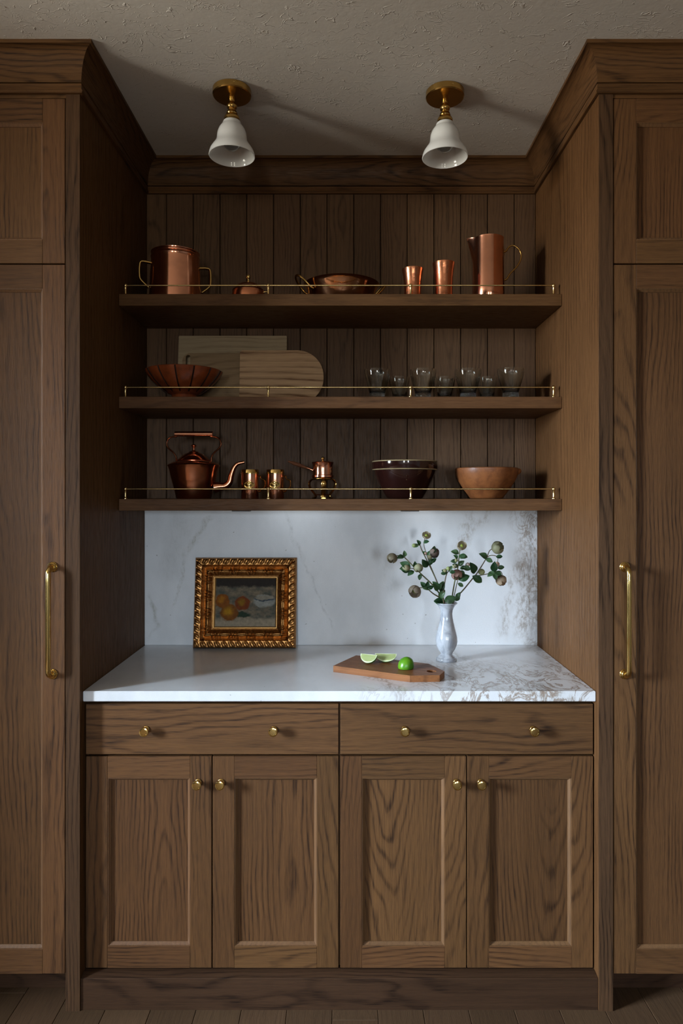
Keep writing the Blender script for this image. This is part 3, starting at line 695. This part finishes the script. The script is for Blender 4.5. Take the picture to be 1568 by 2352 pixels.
# glasses
def glass(name, h, r, rb, label):
    t = thing(name, label, 'glass', (0, 0, 0), group=name.replace('_', ' ')+'s on the middle shelf')
    o = [(rb, .0), (rb*1.04, .006), (rb*1.02, .020), (rb*1.10, .026), (r*.74, h*.48), (r*.90, h*.70), (r*.995, h*.88), (r, h*.965), (r*.985, h)]
    i = [(r*.955, h*.999), (r*.965, h*.96), (r*.955, h*.88), (r*.855, h*.70), (r*.69, h*.48), (rb*.90, .034), (rb*.7, .029), (0, .027)]
    part('bowl', lathe([(0, .0262), (rb*1.02, .0262)]+o[4:]+i, 36, lambda a, k: 1+(.012*math.cos(9*a) if 2 <= k <= 4 else 0)), GLASS, t, smooth=50)
    part('base', lathe([(0, 0.0004)]+o[:3]+[(rb*1.03, .0255), (0, .0255)], 36, lambda a, k: 1+.05*math.sin(a*17+k*2.1)), GLASSN, t, smooth=60, label='nubbly textured glass base')
    return t
tg = glass('tall_tumbler', .110, .0462, .0262, 'tall flared clear glass with nubbly base on the middle shelf')
sg_ = glass('short_tumbler', .097, .0370, .0240, 'short clear glass with nubbly base, tucked between the tall glasses')
spots = [(866, 2.395), (971, 2.395), (1074.5, 2.395), (1172.5, 2.38)]
for k, (p, Y) in enumerate(spots):
    o = tg if k == 0 else dup(tg, (0, 0, 0)); o['label'] = 'tall flared clear glass with nubbly base, '+('nearest the chopping boards', 'second from the chopping boards', 'third from the chopping boards', 'nearest the oak side panel')[k]; o.location = (WX(p, Y), Y, Z2); o.rotation_euler = (0, 0, k*.7)
for k, (p, Y) in enumerate([(917, 2.475), (1021, 2.475), (1118, 2.475)]):
    o = sg_ if k == 0 else dup(sg_, (0, 0, 0)); o['label'] = 'short clear glass with nubbly base, '+('nearest the chopping boards', 'in the middle of the three short ones', 'nearest the oak side panel')[k]; o.location = (WX(p, Y), Y, Z2); o.rotation_euler = (0, 0, k*.9+.3)

# ================================================================== bottom shelf
# kettle
t = thing('copper_kettle', 'antique copper kettle with swan spout and tall handle', 'kettle', (WX(445, 2.43), 2.43, Z1))
part('body', lathe([(0, 0), (.058, 0), (.061, .003), (.068, .03), (.080, .075), (.0865, .105), (.0905, .114), (.0925, .118), (.0900, .1215), (.072, .130), (.060, .1335), (.060, .1345), (0, .136)], 56), COPPER_W, t, smooth=35)
l = part('lid', lathe([(0, .1350), (.0570, .1350), (.0585, .1365), (.056, .139), (.046, .148), (.034, .1575), (.018, .1645), (.0165, .167), (.008, .170), (0, .1705)], 48), COPPER_W, t, smooth=35)
part('knob', lathe([(0, .169), (.0065, .1705), (.0045, .173), (.0042, .179), (.0065, .182), (.0045, .1835), (.0095, .187), (.0100, .189), (.006, .193), (0, .1935)], 24), COPPER, l, smooth=50)
part('spout', tube(spline([(.074, 0, .040), (.092, 0, .043), (.112, 0, .045), (.127, 0, .058), (.133, 0, .082), (.142, 0, .108), (.156, 0, .124), (.180, 0, .130)], 6), [.020, .0165, .0125, .0120, .0110, .0095, .0080, .0062, .0055], 16), COPPER_W, t, smooth=50)
for sg in (-1, 1):
    part('handle_arm', tube(spline([(sg*.062, 0, .132), (sg*.063, 0, .148), (sg*.072, 0, .163), (sg*.090, 0, .180), (sg*.0965, 0, .196), (sg*.091, 0, .212), (sg*.078, 0, .2195), (sg*.060, 0, .2215)], 6), .0030, 10, (1.5, 1.0)), COPPER, t, smooth=50)
part('grip', tube([(-.068, 0, .2305), (-.067, 0, .2305), (.067, 0, .2305), (.068, 0, .2305)], [.0075, .0092, .0092, .0075], 16), COPPER, t, smooth=40)
# mugs
def mug(px, label):
    Y = 2.37; t = thing('copper_mug', label, 'mug', (WX(px, Y), Y, Z1), group='copper mugs on the lowest shelf'); h, r = .101, .0300
    part('body', lathe(shell([(r*.97, 0), (r, .002), (r, h-.015)], .0015), 44), COPPER, t, smooth=40)
    part('rim_band', lathe([(r-.0018, h-.0145), (r+.0010, h-.0145), (r+.0014, h-.012), (r+.0008, h-.010), (r+.0008, h-.001), (r+.0002, h), (r-.0022, h), (r-.0026, h-.0145)], 44), BRASS, t, smooth=40)
    hp = [(r-.001, .078), (r+.006, .079), (r+.008, .070), (r+.020, .064), (r+.0225, .056), (r+.0215, .040), (r+.010, .034), (r+.006, .026), (r-.001, .024)]
    part('handle', tube(spline([(x, 0, z) for x, z in hp], 4), .0026, 8, (1.0, 1.6)), BRASS, t, smooth=50, label='scrolled brass handle')
    bm = bmesh.new(); C0 = []; rings = []
    for f, lift in ((1.0, .0002), (.95, .0016), (.80, .0016), (.72, .0008), (.45, .0009), (.35, .0022), (.15, .0026)):
        ring = []
        for k in range(28):
            a = 2*PI*k/28; sx = .0195*f*math.cos(a)*(1+.10*abs(math.cos(2*a))*(f > .7)); sz = .0125*f*math.sin(a)
            th = sx/r; ring.append(bm.verts.new(((r+lift)*math.sin(th), -(r+lift)*math.cos(th), .048+sz)))
        rings.append(ring)
    for A, B in zip(rings, rings[1:]):
        for k in range(28): bm.faces.new((A[k], A[(k+1) % 28], B[(k+1) % 28], B[k]))
    bm.faces.new(rings[-1]); bm.faces.new(rings[0][::-1])
    part('badge', bm, BRASS, t, smooth=40, label='oval embossed brass badge')
mug(574, 'copper mug with brass rim and oval badge, next to the kettle spout')
mug(632, 'copper mug with brass rim and oval badge, next to the little copper warmer pan')
# butter warmer on its stand
Yw = 2.40; st = thing('warmer_stand', 'small brass burner stand with three scrolled legs under a copper pan', 'stand', (WX(741, Yw), Yw, Z1), (0, 0, .35))
ring = tube([(.033*math.cos(a), .033*math.sin(a), .0705) for a in (2*PI*k/40 for k in range(40))], .0026, 8, (1.3, 1), closed=True); part('ring', ring, BRASS_D, st, smooth=50)
leg = mesh('leg', tube(spline([(.033, 0, .0695), (.044, 0, .067), (.053, 0, .056), (.050, 0, .040), (.038, 0, .024), (.028, 0, .012), (.030, 0, .003), (.038, 0, .0022)], 5), .0028, 8, (1.0, 3.0)), BRASS_D, 50)
for k in range(3):
    o = link(bpy.data.objects.new('leg', leg), st); o.rotation_euler = (0, 0, -PI/2-.25+k*2*PI/3)
part('burner_tray', lathe([(0, .012), (.026, .012), (.028, .014), (.027, .0155), (0, .0150)], 32), COPPER, st, smooth=40)
t = thing('warmer_pan', 'little lidded copper pan with long handle set on a brass stand', 'pan', (WX(741, Yw), Yw, Z1+.0735), (0, 0, math.radians(8)))
part('body', lathe(shell([(.0370, 0), (.0390, .002), (.0390, .0085), (.0355, .0105), (.0350, .030), (.0355, .045), (.0385, .0530)], .0015), 44), COPPER, t, smooth=35)
l = part('lid', lathe([(0, .0535), (.0385, .0535), (.0390, .0545), (.036, .0555), (.020, .0590), (.006, .0605), (0, .0605)], 40), COPPER, t, smooth=40)
part('knob', lathe([(0, .060), (.003, .0605), (.003, .0625), (.0062, .066), (.0062, .070), (.004, .0735), (0, .0742)], 20), BRASS_D, l, smooth=50)
part('ferrule', tube([(-.034, 0, .026), (-.046, 0, .031), (-.060, 0, .036)], [.0035, .0030, .0040], 10), COPPER, t, smooth=50)
part('handle', tube(spline([(-.056, 0, .0345), (-.075, 0, .0415), (-.098, 0, .049), (-.122, 0, .0575)], 4), [.0036, .0062, .0068, .0060, .0030], 12), HWOOD, t, smooth=50, label='turned dark wood handle')
# brown mixing bowl
t = thing('mixing_bowl', 'dark brown glazed stoneware mixing bowl with cream banded rim', 'bowl', (WX(929, 2.46), 2.46, Z1))
part('body', lathe(shell([(.060, 0), (.065, .004), (.081, .031), (.097, .062), (.107, .086), (.1110, .1015)], .006)[:-8]+[(.1125, .1022), (.0, .1022)], 64), BROWN, t, smooth=40)
part('lower_line', lathe([(.110, .1023), (.1160, .1023), (.1172, .1040), (.1160, .1058), (.110, .1058)], 64), CREAM, t, smooth=40, label='cream glaze line')
part('rim_band', lathe([(.110, .1059), (.1165, .1059), (.1178, .1085), (.1178, .1310), (.110, .1312)], 64), BROWN, t, smooth=40)
part('rim', lathe([(.108, .1313), (.1172, .1313), (.1180, .1330), (.1160, .1352), (.110, .1352), (.108, .133)], 64), CREAM, t, smooth=40, label='cream rim')
part('inside', lathe([(.1095, .1330), (.104, .118), (.092, .085), (.07, .05), (.04, .020), (0, .014)], 48), BROWN, t, smooth=60)
# earthenware bowl
t = thing('earthenware_bowl', 'orange-brown worn earthenware bowl with chipped dark marks', 'bowl', (WX(1117, 2.46), 2.46, Z1), (0, 0, .3))
bm = lathe(shell([(.055, 0), (.060, .003), (.064, .010), (.084, .035), (.100, .062), (.1095, .086), (.1125, .1015), (.1120, .108)], .008), 64)
for v in bm.verts:
    n = mnoise.noise(v.co*22)*.0022; v.co += Vector((v.co.x, v.co.y, 0)).normalized()*n if v.co.xy.length > .02 else Vector()
part('body', bm, BURL, t, smooth=50)
part('lug', tube(spline([(.106, -.020, .093), (.115, -.010, .099), (.117, 0, .099), (.115, .010, .099), (.106, .020, .093)], 4), .0065, 10, (1.4, 1)), BURL, t, (0, 0, 0), (0, 0, -.35), smooth=60)

# ================================================================== on the counter
# framed painting, leaning
FW, FH, FM = .380, .333, .0735
lean = math.radians(8.2)
t = thing('framed_painting', 'small still life painting of fruit in an ornate carved gilt frame', 'painting', (WX(561.5, 2.52), 2.524, ZC+.0006), (-lean, 0, 0))
def hgt(s, a, b):
    """carved relief: s across the moulding (0 outer, 1 inner), a along it, b length half"""
    if s < .06: base = .010+.010*s/.06
    elif s < .36: base = .0225+.002*math.sin((s-.06)/.30*PI)
    elif s < .52: base = .0245-.0115*math.sin((s-.36)/.16*PI/2)
    elif s < .88: base = .0115+.0105*math.sin((s-.52)/.36*PI)
    else: base = .0105-.003*(s-.88)/.12
    if .05 < s < .37:
        k = math.sin((s-.05)/.32*PI); p = a/.0262; sw = math.sin(2*PI*p*2+(s-.2)*22)
        base += k*(.0058*abs(math.sin(PI*(p+(s-.2)*.9)))**.7-.0042+.0014*sw)
    if .50 < s < .90:
        k = math.sin((s-.50)/.40*PI); u = (s-.70)/.20; q = (a/.0640) % 1; side = 1 if q > .5 else -1
        m = 1/(1+math.exp((abs(q-.5)-.20)*-40))
        base += k*(m*.0034*math.sin(2*PI*(a/.0128)-side*u*2.2)+(1-m)*.0012*math.sin(u*9))
    return base
def frame_side(L, alongx, sign):
    NL, NS = 150, 40; bm = bmesh.new(); rows = []
    for j in range(NS+1):
        s = j/NS; d = s*FM; half = L/2-d; row = []
        for i in range(NL+1):
            a = -half+2*half*i/NL; h = hgt(s, a+1.0, half)
            o = (FH/2 if alongx else FW/2)-d
            row.append(bm.verts.new((a, -h, sign*o) if alongx else (sign*o, -h, a)))
        rows.append(row)
    for A, B in zip(rows, rows[1:]):
        for i in range(NL): bm.faces.new((A[i], A[i+1], B[i+1], B[i]))
    def back(v): return bm.verts.new((v.co.x, 0, v.co.z))
    per = rows[0]+[r[-1] for r in rows[1:]]+rows[-1][::-1][1:]+[r[0] for r in rows[::-1][1:-1]]
    bk = [back(v) for v in per]
    for i in range(len(per)): bm.faces.new((per[i], per[(i+1) % len(per)], bk[(i+1) % len(per)], bk[i]))
    return bm
fz = FH/2
for L, ax, sg in ((FW, True, 1), (FW, True, -1), (FH, False, 1), (FH, False, -1)):
    part('frame_side', frame_side(L, ax, sg), GILT, t, (0, 0, fz), smooth=60)
iw, ih = FW-2*FM, FH-2*FM
bm, c = molding_ring(-iw/2-.001, iw/2+.001, -ih/2-.001, ih/2+.001, -.0100, .0075, .0065)
part('liner', bm, LINER, t, c+Vector((0, 0, fz)), label='plain gilt inner liner')
part('canvas', bm_box(iw+.004, .003, ih+.004, 0), PAINT, t, (0, -.0030, fz))
# vase
vx, vy = WX(1025, 2.337), 2.337
vp = [(.034, 0), (.0352, .002), (.0352, .008), (.0335, .0105), (.0300, .0115), (.0290, .0140), (.0225, .0185), (.0195, .0225), (.0215, .0275), (.0290, .0390), (.0350, .0530), (.0375, .0670), (.0365, .0800), (.0330, .0960), (.0285, .1130), (.0240, .1310), (.0210, .1470), (.0200, .1600), (.0215, .1730), (.0270, .1850), (.0340, .1930), (.0378, .1965), (.0370, .1990)]
vin = [(.0340, .1980), (.0290, .1930), (.0240, .185), (.0180, .172), (.0165, .155), (.0180, .13), (.026, .09), (.026, .06), (.015, .04), (0, .035)]
tag(part('bud_vase', lathe([(0, 0)]+vp+vin, 48), VASEM, None, (vx, vy, ZC+.0003), smooth=50), 'grey-white veined marble bud vase holding the flower stems', 'vase')

# hellebore stems ----------------------------------------------------
def leaf_mesh():
    bm = bmesh.new(); rows = []
    for i in range(9):
        tt = i/8; w_ = .36*math.sin(PI*min(1, tt*1.0))**.75*(1-.25*tt)+.004; zc = .18*math.sin(tt*2.2)-.16*tt*tt
        rows.append([bm.verts.new((tt, s*w_, zc+abs(s)*w_*.45+.02*math.sin(tt*9+s*2))) for s in (-1, -.5, 0, .5, 1)])
    for A, B in zip(rows, rows[1:]):
        for k in range(4): bm.faces.new((A[k], A[k+1], B[k+1], B[k]))
    r = bmesh.ops.solidify(bm, geom=bm.faces[:], thickness=.018)
    return mesh('leaf', bm, LEAF, 60)
LEAFM = leaf_mesh()
def cup_mesh(col, openness):
    """nodding cup of five overlapping sepals, axis +Z (mouth), unit radius"""
    bm = bmesh.new()
    for k in range(5):
        a0 = 2*PI*k/5; rr = 1+.06*(k % 2); rows = []
        for i in range(9):
            tt = i/8; th = tt*(PI*.80-openness)+.05
            r = rr*math.sin(th)*(1.0 if th < PI/2 else 1-.10*(th-PI/2)); z = -math.cos(th)*1.0
            wd = (.86*math.sin(min(PI*.94, .45+tt*2.45))**.8)
            rows.append([bm.verts.new((r*math.cos(a0+s*wd), r*math.sin(a0+s*wd), z+.05*abs(s)*tt)) for s in (-1, -.6, -.2, .2, .6, 1)])
        for A, B in zip(rows, rows[1:]):
            for q in range(5): bm.faces.new((A[q], A[q+1], B[q+1], B[q]))
    bmesh.ops.solidify(bm, geom=bm.faces[:], thickness=.05)
    return mesh('flower', bm, PET[col], 60)
CUPS = {(c, o): cup_mesh(c, o) for c in PET for o in (.1, .75)}
STM = mesh('stamens', lathe([(0, -.6), (.35, -.5), (.5, -.1), (.35, .15), (0, .2)], 12, lambda a, k: 1+.2*math.cos(6*a)), STAM, 60)
BUDM = {c: mesh('bud', lathe([(0, -1), (.5, -.85), (.86, -.35), (.95, .1), (.75, .6), (.35, .95), (0, 1.1)], 12, lambda a, k: 1+.06*math.cos(5*a)), PET[c], 60) for c in PET}
def cp(p, dy=0.):
    """crop pixel of the flower detail -> world point on the bouquet's plane (the vase's distance, dy nearer or farther)"""
    Y = vy+dy; return Vector((WX(860+p[0]/4.612, Y), Y, WZ(1190+p[1]/4.612, Y)))
U = vy/F/4.612
rs = random.Random(3)
def aim(o, d, roll=0.):
    o.rotation_euler = (Vector(d).to_track_quat('Z', 'Y') @ Matrix.Rotation(roll, 3, 'Z').to_quaternion()).to_euler()
def sprig(label, paths, flowers, leaves, buds, dy0, dy1):
    """dy0 at the vase mouth, dy1 at the tip"""
    root = cp(paths[0][0], dy0); root.z = max(root.z, ZC+.155)
    t = thing('hellebore_stem', label, 'flower', (root.x, root.y, root.z), group='hellebore stems in the vase')
    top = min(p[1] for pa in paths for p in pa)
    def dd(p): return dy0+(dy1-dy0)*max(0, min(1, (860-p[1])/(860-top+1)+abs(p[0]-760)/900*.5))
    for k, pa in enumerate(paths):
        pts = [cp(p, dd(p))-root for p in pa]
        if k == 0: pts = [Vector((-(root.x-vx)*.6, -(root.y-vy)*.6, -.040))]+pts
        part('stem', tube(spline(pts, 5), [.0026, .0021, .0014] if k == 0 else [.0016, .0011], 8), STEMM, t, smooth=60)
    for p, r, col, op, d in flowers:
        o = part('flower', CUPS[(col, op)], None, t, cp(p, dd(p))-root); o.scale = [r*U*1.10]*3; aim(o, d, rs.uniform(0, 6))
        q = part('stamens', STM, None, o); q.scale = (.8, .8, .8)
    for p, L, ang in leaves:
        o = part('leaf', LEAFM, None, t, cp(p, dd(p))-root)
        d = Vector((math.cos(ang), rs.uniform(-.35, .1), math.sin(ang))); n = Vector((rs.uniform(-.3, .3), -1, rs.uniform(.1, .6)))
        d.normalize(); n = (n-d*n.dot(d)).normalized(); m = Matrix((d, n.cross(d), n)).transposed()
        o.rotation_euler = m.to_euler(); o.scale = [L*U*1.15]*3
    for p, r, col, d in buds:
        o = part('bud', BUDM[col], None, t, cp(p, dd(p))-root); o.scale = [r*U]*3; aim(o, d)
R_ = math.radians
sprig('hellebore stem leaning out furthest over the painting side, with a nodding green bloom',
      [[(722, 860), (620, 715), (490, 590), (400, 500), (310, 410), (285, 400), (235, 397)], [(490, 590), (440, 545), (375, 530)]],
      [((186, 425), 49, 'green', .1, (-.25, -.45, -.85)), ((462, 528), 44, 'mauve', .1, (.15, -.3, -.95))],
      [((318, 412), 62, R_(95)), ((312, 410), 72, R_(190)), ((418, 560), 75, R_(215)), ((420, 530), 65, R_(85)), ((490, 590), 60, R_(255)), ((380, 535), 110, R_(150)), ((380, 540), 100, R_(178)), ((372, 560), 90, R_(165))],
      [((335, 530), 40, 'green', (-1, -.2, .3))], 0., -.05)
sprig('tallest hellebore stem with a cream cup at its tip and paired blooms',
      [[(722, 850), (650, 650), (570, 480), (500, 340), (480, 290), (440, 285)], [(690, 740), (590, 500), (545, 370), (522, 285), (530, 220), (545, 200)], [(575, 440), (600, 415), (625, 395)]],
      [((550, 180), 41, 'cream', .75, (.05, -.75, .65)), ((632, 368), 50, 'mauve', .1, (.4, -.45, .5))],
      [((480, 290), 60, R_(120)), ((470, 285), 62, R_(200)), ((515, 262), 58, R_(15)), ((560, 520), 98, R_(125)), ((575, 500), 75, R_(60)), ((560, 395), 55, R_(60)), ((600, 470), 62, R_(40)), ((545, 390), 50, R_(140)), ((605, 380), 80, R_(70))],
      [((418, 290), 24, 'green', (-.9, -.3, .2)), ((584, 412), 30, 'green', (.2, -.9, .2)), ((540, 375), 20, 'pink', (0, -.8, .5))], .005, .03)
sprig('short low hellebore stem drooping towards the painting with one round mauve bloom',
      [[(705, 862), (620, 800), (560, 750), (520, 738), (470, 738), (440, 745)]],
      [((426, 778), 60, 'mauve', .1, (-.3, -.75, -.55))],
      [((545, 745), 68, R_(75)), ((560, 745), 60, R_(20)), ((540, 740), 72, R_(130)), ((575, 752), 60, R_(175)), ((670, 770), 108, R_(120)), ((690, 850), 95, R_(60)), ((700, 780), 100, R_(75)), ((720, 880), 90, R_(175))], [], -.01, -.05)
sprig('short thin hellebore sprig with only small leaves and buds',
      [[(728, 850), (735, 740), (750, 640), (768, 582), (790, 560)]], [],
      [((770, 585), 60, R_(150)), ((765, 578), 56, R_(190)), ((785, 565), 60, R_(60)), ((790, 570), 55, R_(0)), ((740, 880), 120, R_(22)), ((740, 745), 60, R_(130))],
      [((780, 535), 24, 'green', (-.1, -.6, .7)), ((745, 556), 22, 'green', (-.8, -.5, 0))], -.015, -.05)
sprig('upright middle hellebore stem with a yellow cup on top and a pale round bloom below',
      [[(818, 850), (836, 740), (855, 640), (885, 500), (893, 420), (900, 350), (912, 322)], [(838, 840), (870, 700), (885, 640), (880, 610)]],
      [((925, 290), 45, 'cream', .75, (.15, -.85, .45)), ((870, 600), 52, 'pink', .1, (.0, -.65, -.75))],
      [((893, 375), 78, R_(165)), ((893, 405), 80, R_(355)), ((890, 420), 72, R_(25)), ((880, 430), 55, R_(140)), ((872, 462), 62, R_(175)), ((905, 540), 62, R_(20)), ((895, 560), 60, R_(330)), ((890, 655), 108, R_(22)), ((880, 690), 60, R_(330)), ((890, 505), 72, R_(45)), ((880, 520), 60, R_(150)), ((930, 520), 80, R_(345)), ((860, 880), 80, R_(75)), ((750, 885), 110, R_(178))],
      [((862, 448), 22, 'green', (-.3, -.7, .6)), ((846, 508), 28, 'mauve', (-.4, -.8, 0)), ((985, 493), 24, 'mauve', (.7, -.5, .1))], -.005, -.02)
sprig('hellebore stem leaning away from the painting, large mauve bloom above a hanging pink one',
      [[(850, 860), (940, 760), (1030, 650), (1080, 590), (1180, 430), (1215, 350), (1245, 325)], [(1190, 415), (1220, 398), (1255, 394), (1290, 405), (1305, 430), (1302, 460)], [(1075, 612), (1140, 602), (1200, 590), (1265, 572), (1325, 560), (1350, 590), (1352, 625)]],
      [((1303, 312), 61, 'mauve', .1, (.45, -.55, .35)), ((1340, 662), 54, 'pink', .1, (.45, -.55, -.75))],
      [((1190, 425), 92, R_(150)), ((1175, 430), 72, R_(335)), ((1285, 412), 62, R_(5)), ((1055, 590), 120, R_(112)), ((1035, 610), 110, R_(325)), ((1200, 585), 72, R_(355)), ((1262, 570), 105, R_(88)), ((1270, 572), 75, R_(330)), ((1262, 575), 75, R_(285)), ((1300, 530), 66, R_(10)), ((1255, 580), 70, R_(210)), ((865, 850), 70, R_(60))],
      [((1300, 487), 27, 'pink', (.1, -.4, -.9)), ((1132, 570), 36, 'green', (.7, -.6, .2))], .0, .02)

# small acacia board with clipped corners
bp = [(-.0417, 2.185), (.1923, 2.065), (.283, 2.071), (.3046, 2.117), (.2663, 2.211), (.0335, 2.328)]
bc = Vector((sum(p[0] for p in bp)/6, sum(p[1] for p in bp)/6, ZC+.0003)); rz = math.atan2(2.065-2.185, .1923+.0417)
hole = [(.2640+.0150*math.cos(a), 2.117+.0150*math.sin(a)) for a in (2*PI*k/28 for k in range(28))]
loc2 = lambda P: [tuple((Matrix.Rotation(-rz, 2) @ Vector((p[0]-bc.x, p[1]-bc.y)))) for p in P]
bm = prism(loc2(bp), .020, 'z', [loc2(hole)])
tag(part('serving_board', bm, ACACIA, None, bc, (0, 0, rz)), 'small reddish wooden serving board with clipped corners and a hanging hole', 'cutting board')
ZT = ZC+.0205
# limes
def lime_wedge(name, label, X, Y, rz_, roll, L=.0335, R=.0245, span=110):
    t = thing(name, label, 'lime', (X, Y, ZT+R), (0, 0, rz_))
    A0, A1 = math.radians(270-span/2+roll), math.radians(270+span/2+roll)
    def P(u, a, k=1.):   # u along -1..1
        r = R*math.sqrt(max(0, 1-u*u))**.9*k+.0004; return Vector((u*L*(1+.06*abs(u)**6), r*math.cos(a), r*math.sin(a)))
    nu, na = 20, 12
    bm = bmesh.new(); us = [-1+2*i/nu for i in range(nu+1)]; us = [math.sin(u*PI/2) for u in us]
    G = [[bm.verts.new(P(u, A0+(A1-A0)*j/na)) for j in range(na+1)] for u in us]
    for i in range(nu):
        for j in range(na): bm.faces.new((G[i][j], G[i][j+1], G[i+1][j+1], G[i+1][j]))
    ax = [bm.verts.new((P(u, 0).x, 0, 0)) for u in us]
    for i in range(nu):
        f1 = bm.faces.new((ax[i], ax[i+1], G[i+1][0], G[i][0])); f2 = bm.faces.new((ax[i+1], ax[i], G[i][na], G[i+1][na])); f1.material_index = f2.material_index = 1
    bmesh.ops.remove_doubles(bm, verts=bm.verts, dist=1e-5)
    part('rind', bm, [RIND, PITH], t, smooth=40)
    for ang, sg in ((A0, -1), (A1, 1)):
        nrm = Vector((0, -math.sin(ang), math.cos(ang)))*sg; bm = bmesh.new()
        lo = [bm.verts.new(P(u*.90, ang, .05)+nrm*.0005) for u in us]; hi = [bm.verts.new(P(u*.90, ang, .84)+nrm*.0005) for u in us]
        for i in range(nu): bm.faces.new((lo[i], lo[i+1], hi[i+1], hi[i]))
        bmesh.ops.solidify(bm, geom=bm.faces[:], thickness=.0004)
        part('flesh', bm, FLESH, t, label='pale green juicy cut face')
lime_wedge('lime_wedge', 'lime wedge propped against the other wedge, nearest the wide end of the board', WX(847, 2.21), 2.218, R_(-24), 16, .0270, .0285, 100)
lime_wedge('lime_wedge', 'lime wedge lying between the other wedge and the round-topped lime piece', WX(886, 2.23), 2.232, R_(-6), 12, .0335, .0275, 100)
bm = lathe([(0, 0), (.0225, 0), (.0245, .0015), (.0255, .008), (.0240, .019), (.0185, .029), (.0100, .0345), (.0035, .0365), (0, .037)], 36)
for v in bm.verts:
    v.co.x *= 1.0; v.co.y *= .95
    v.co.x += .10*v.co.z
o = tag(part('lime_half', bm, RIND, None, (WX(931, 2.155), 2.150, ZT), (0, 0, .3), smooth=50), 'green lime half resting cut side down on the small board', 'lime')
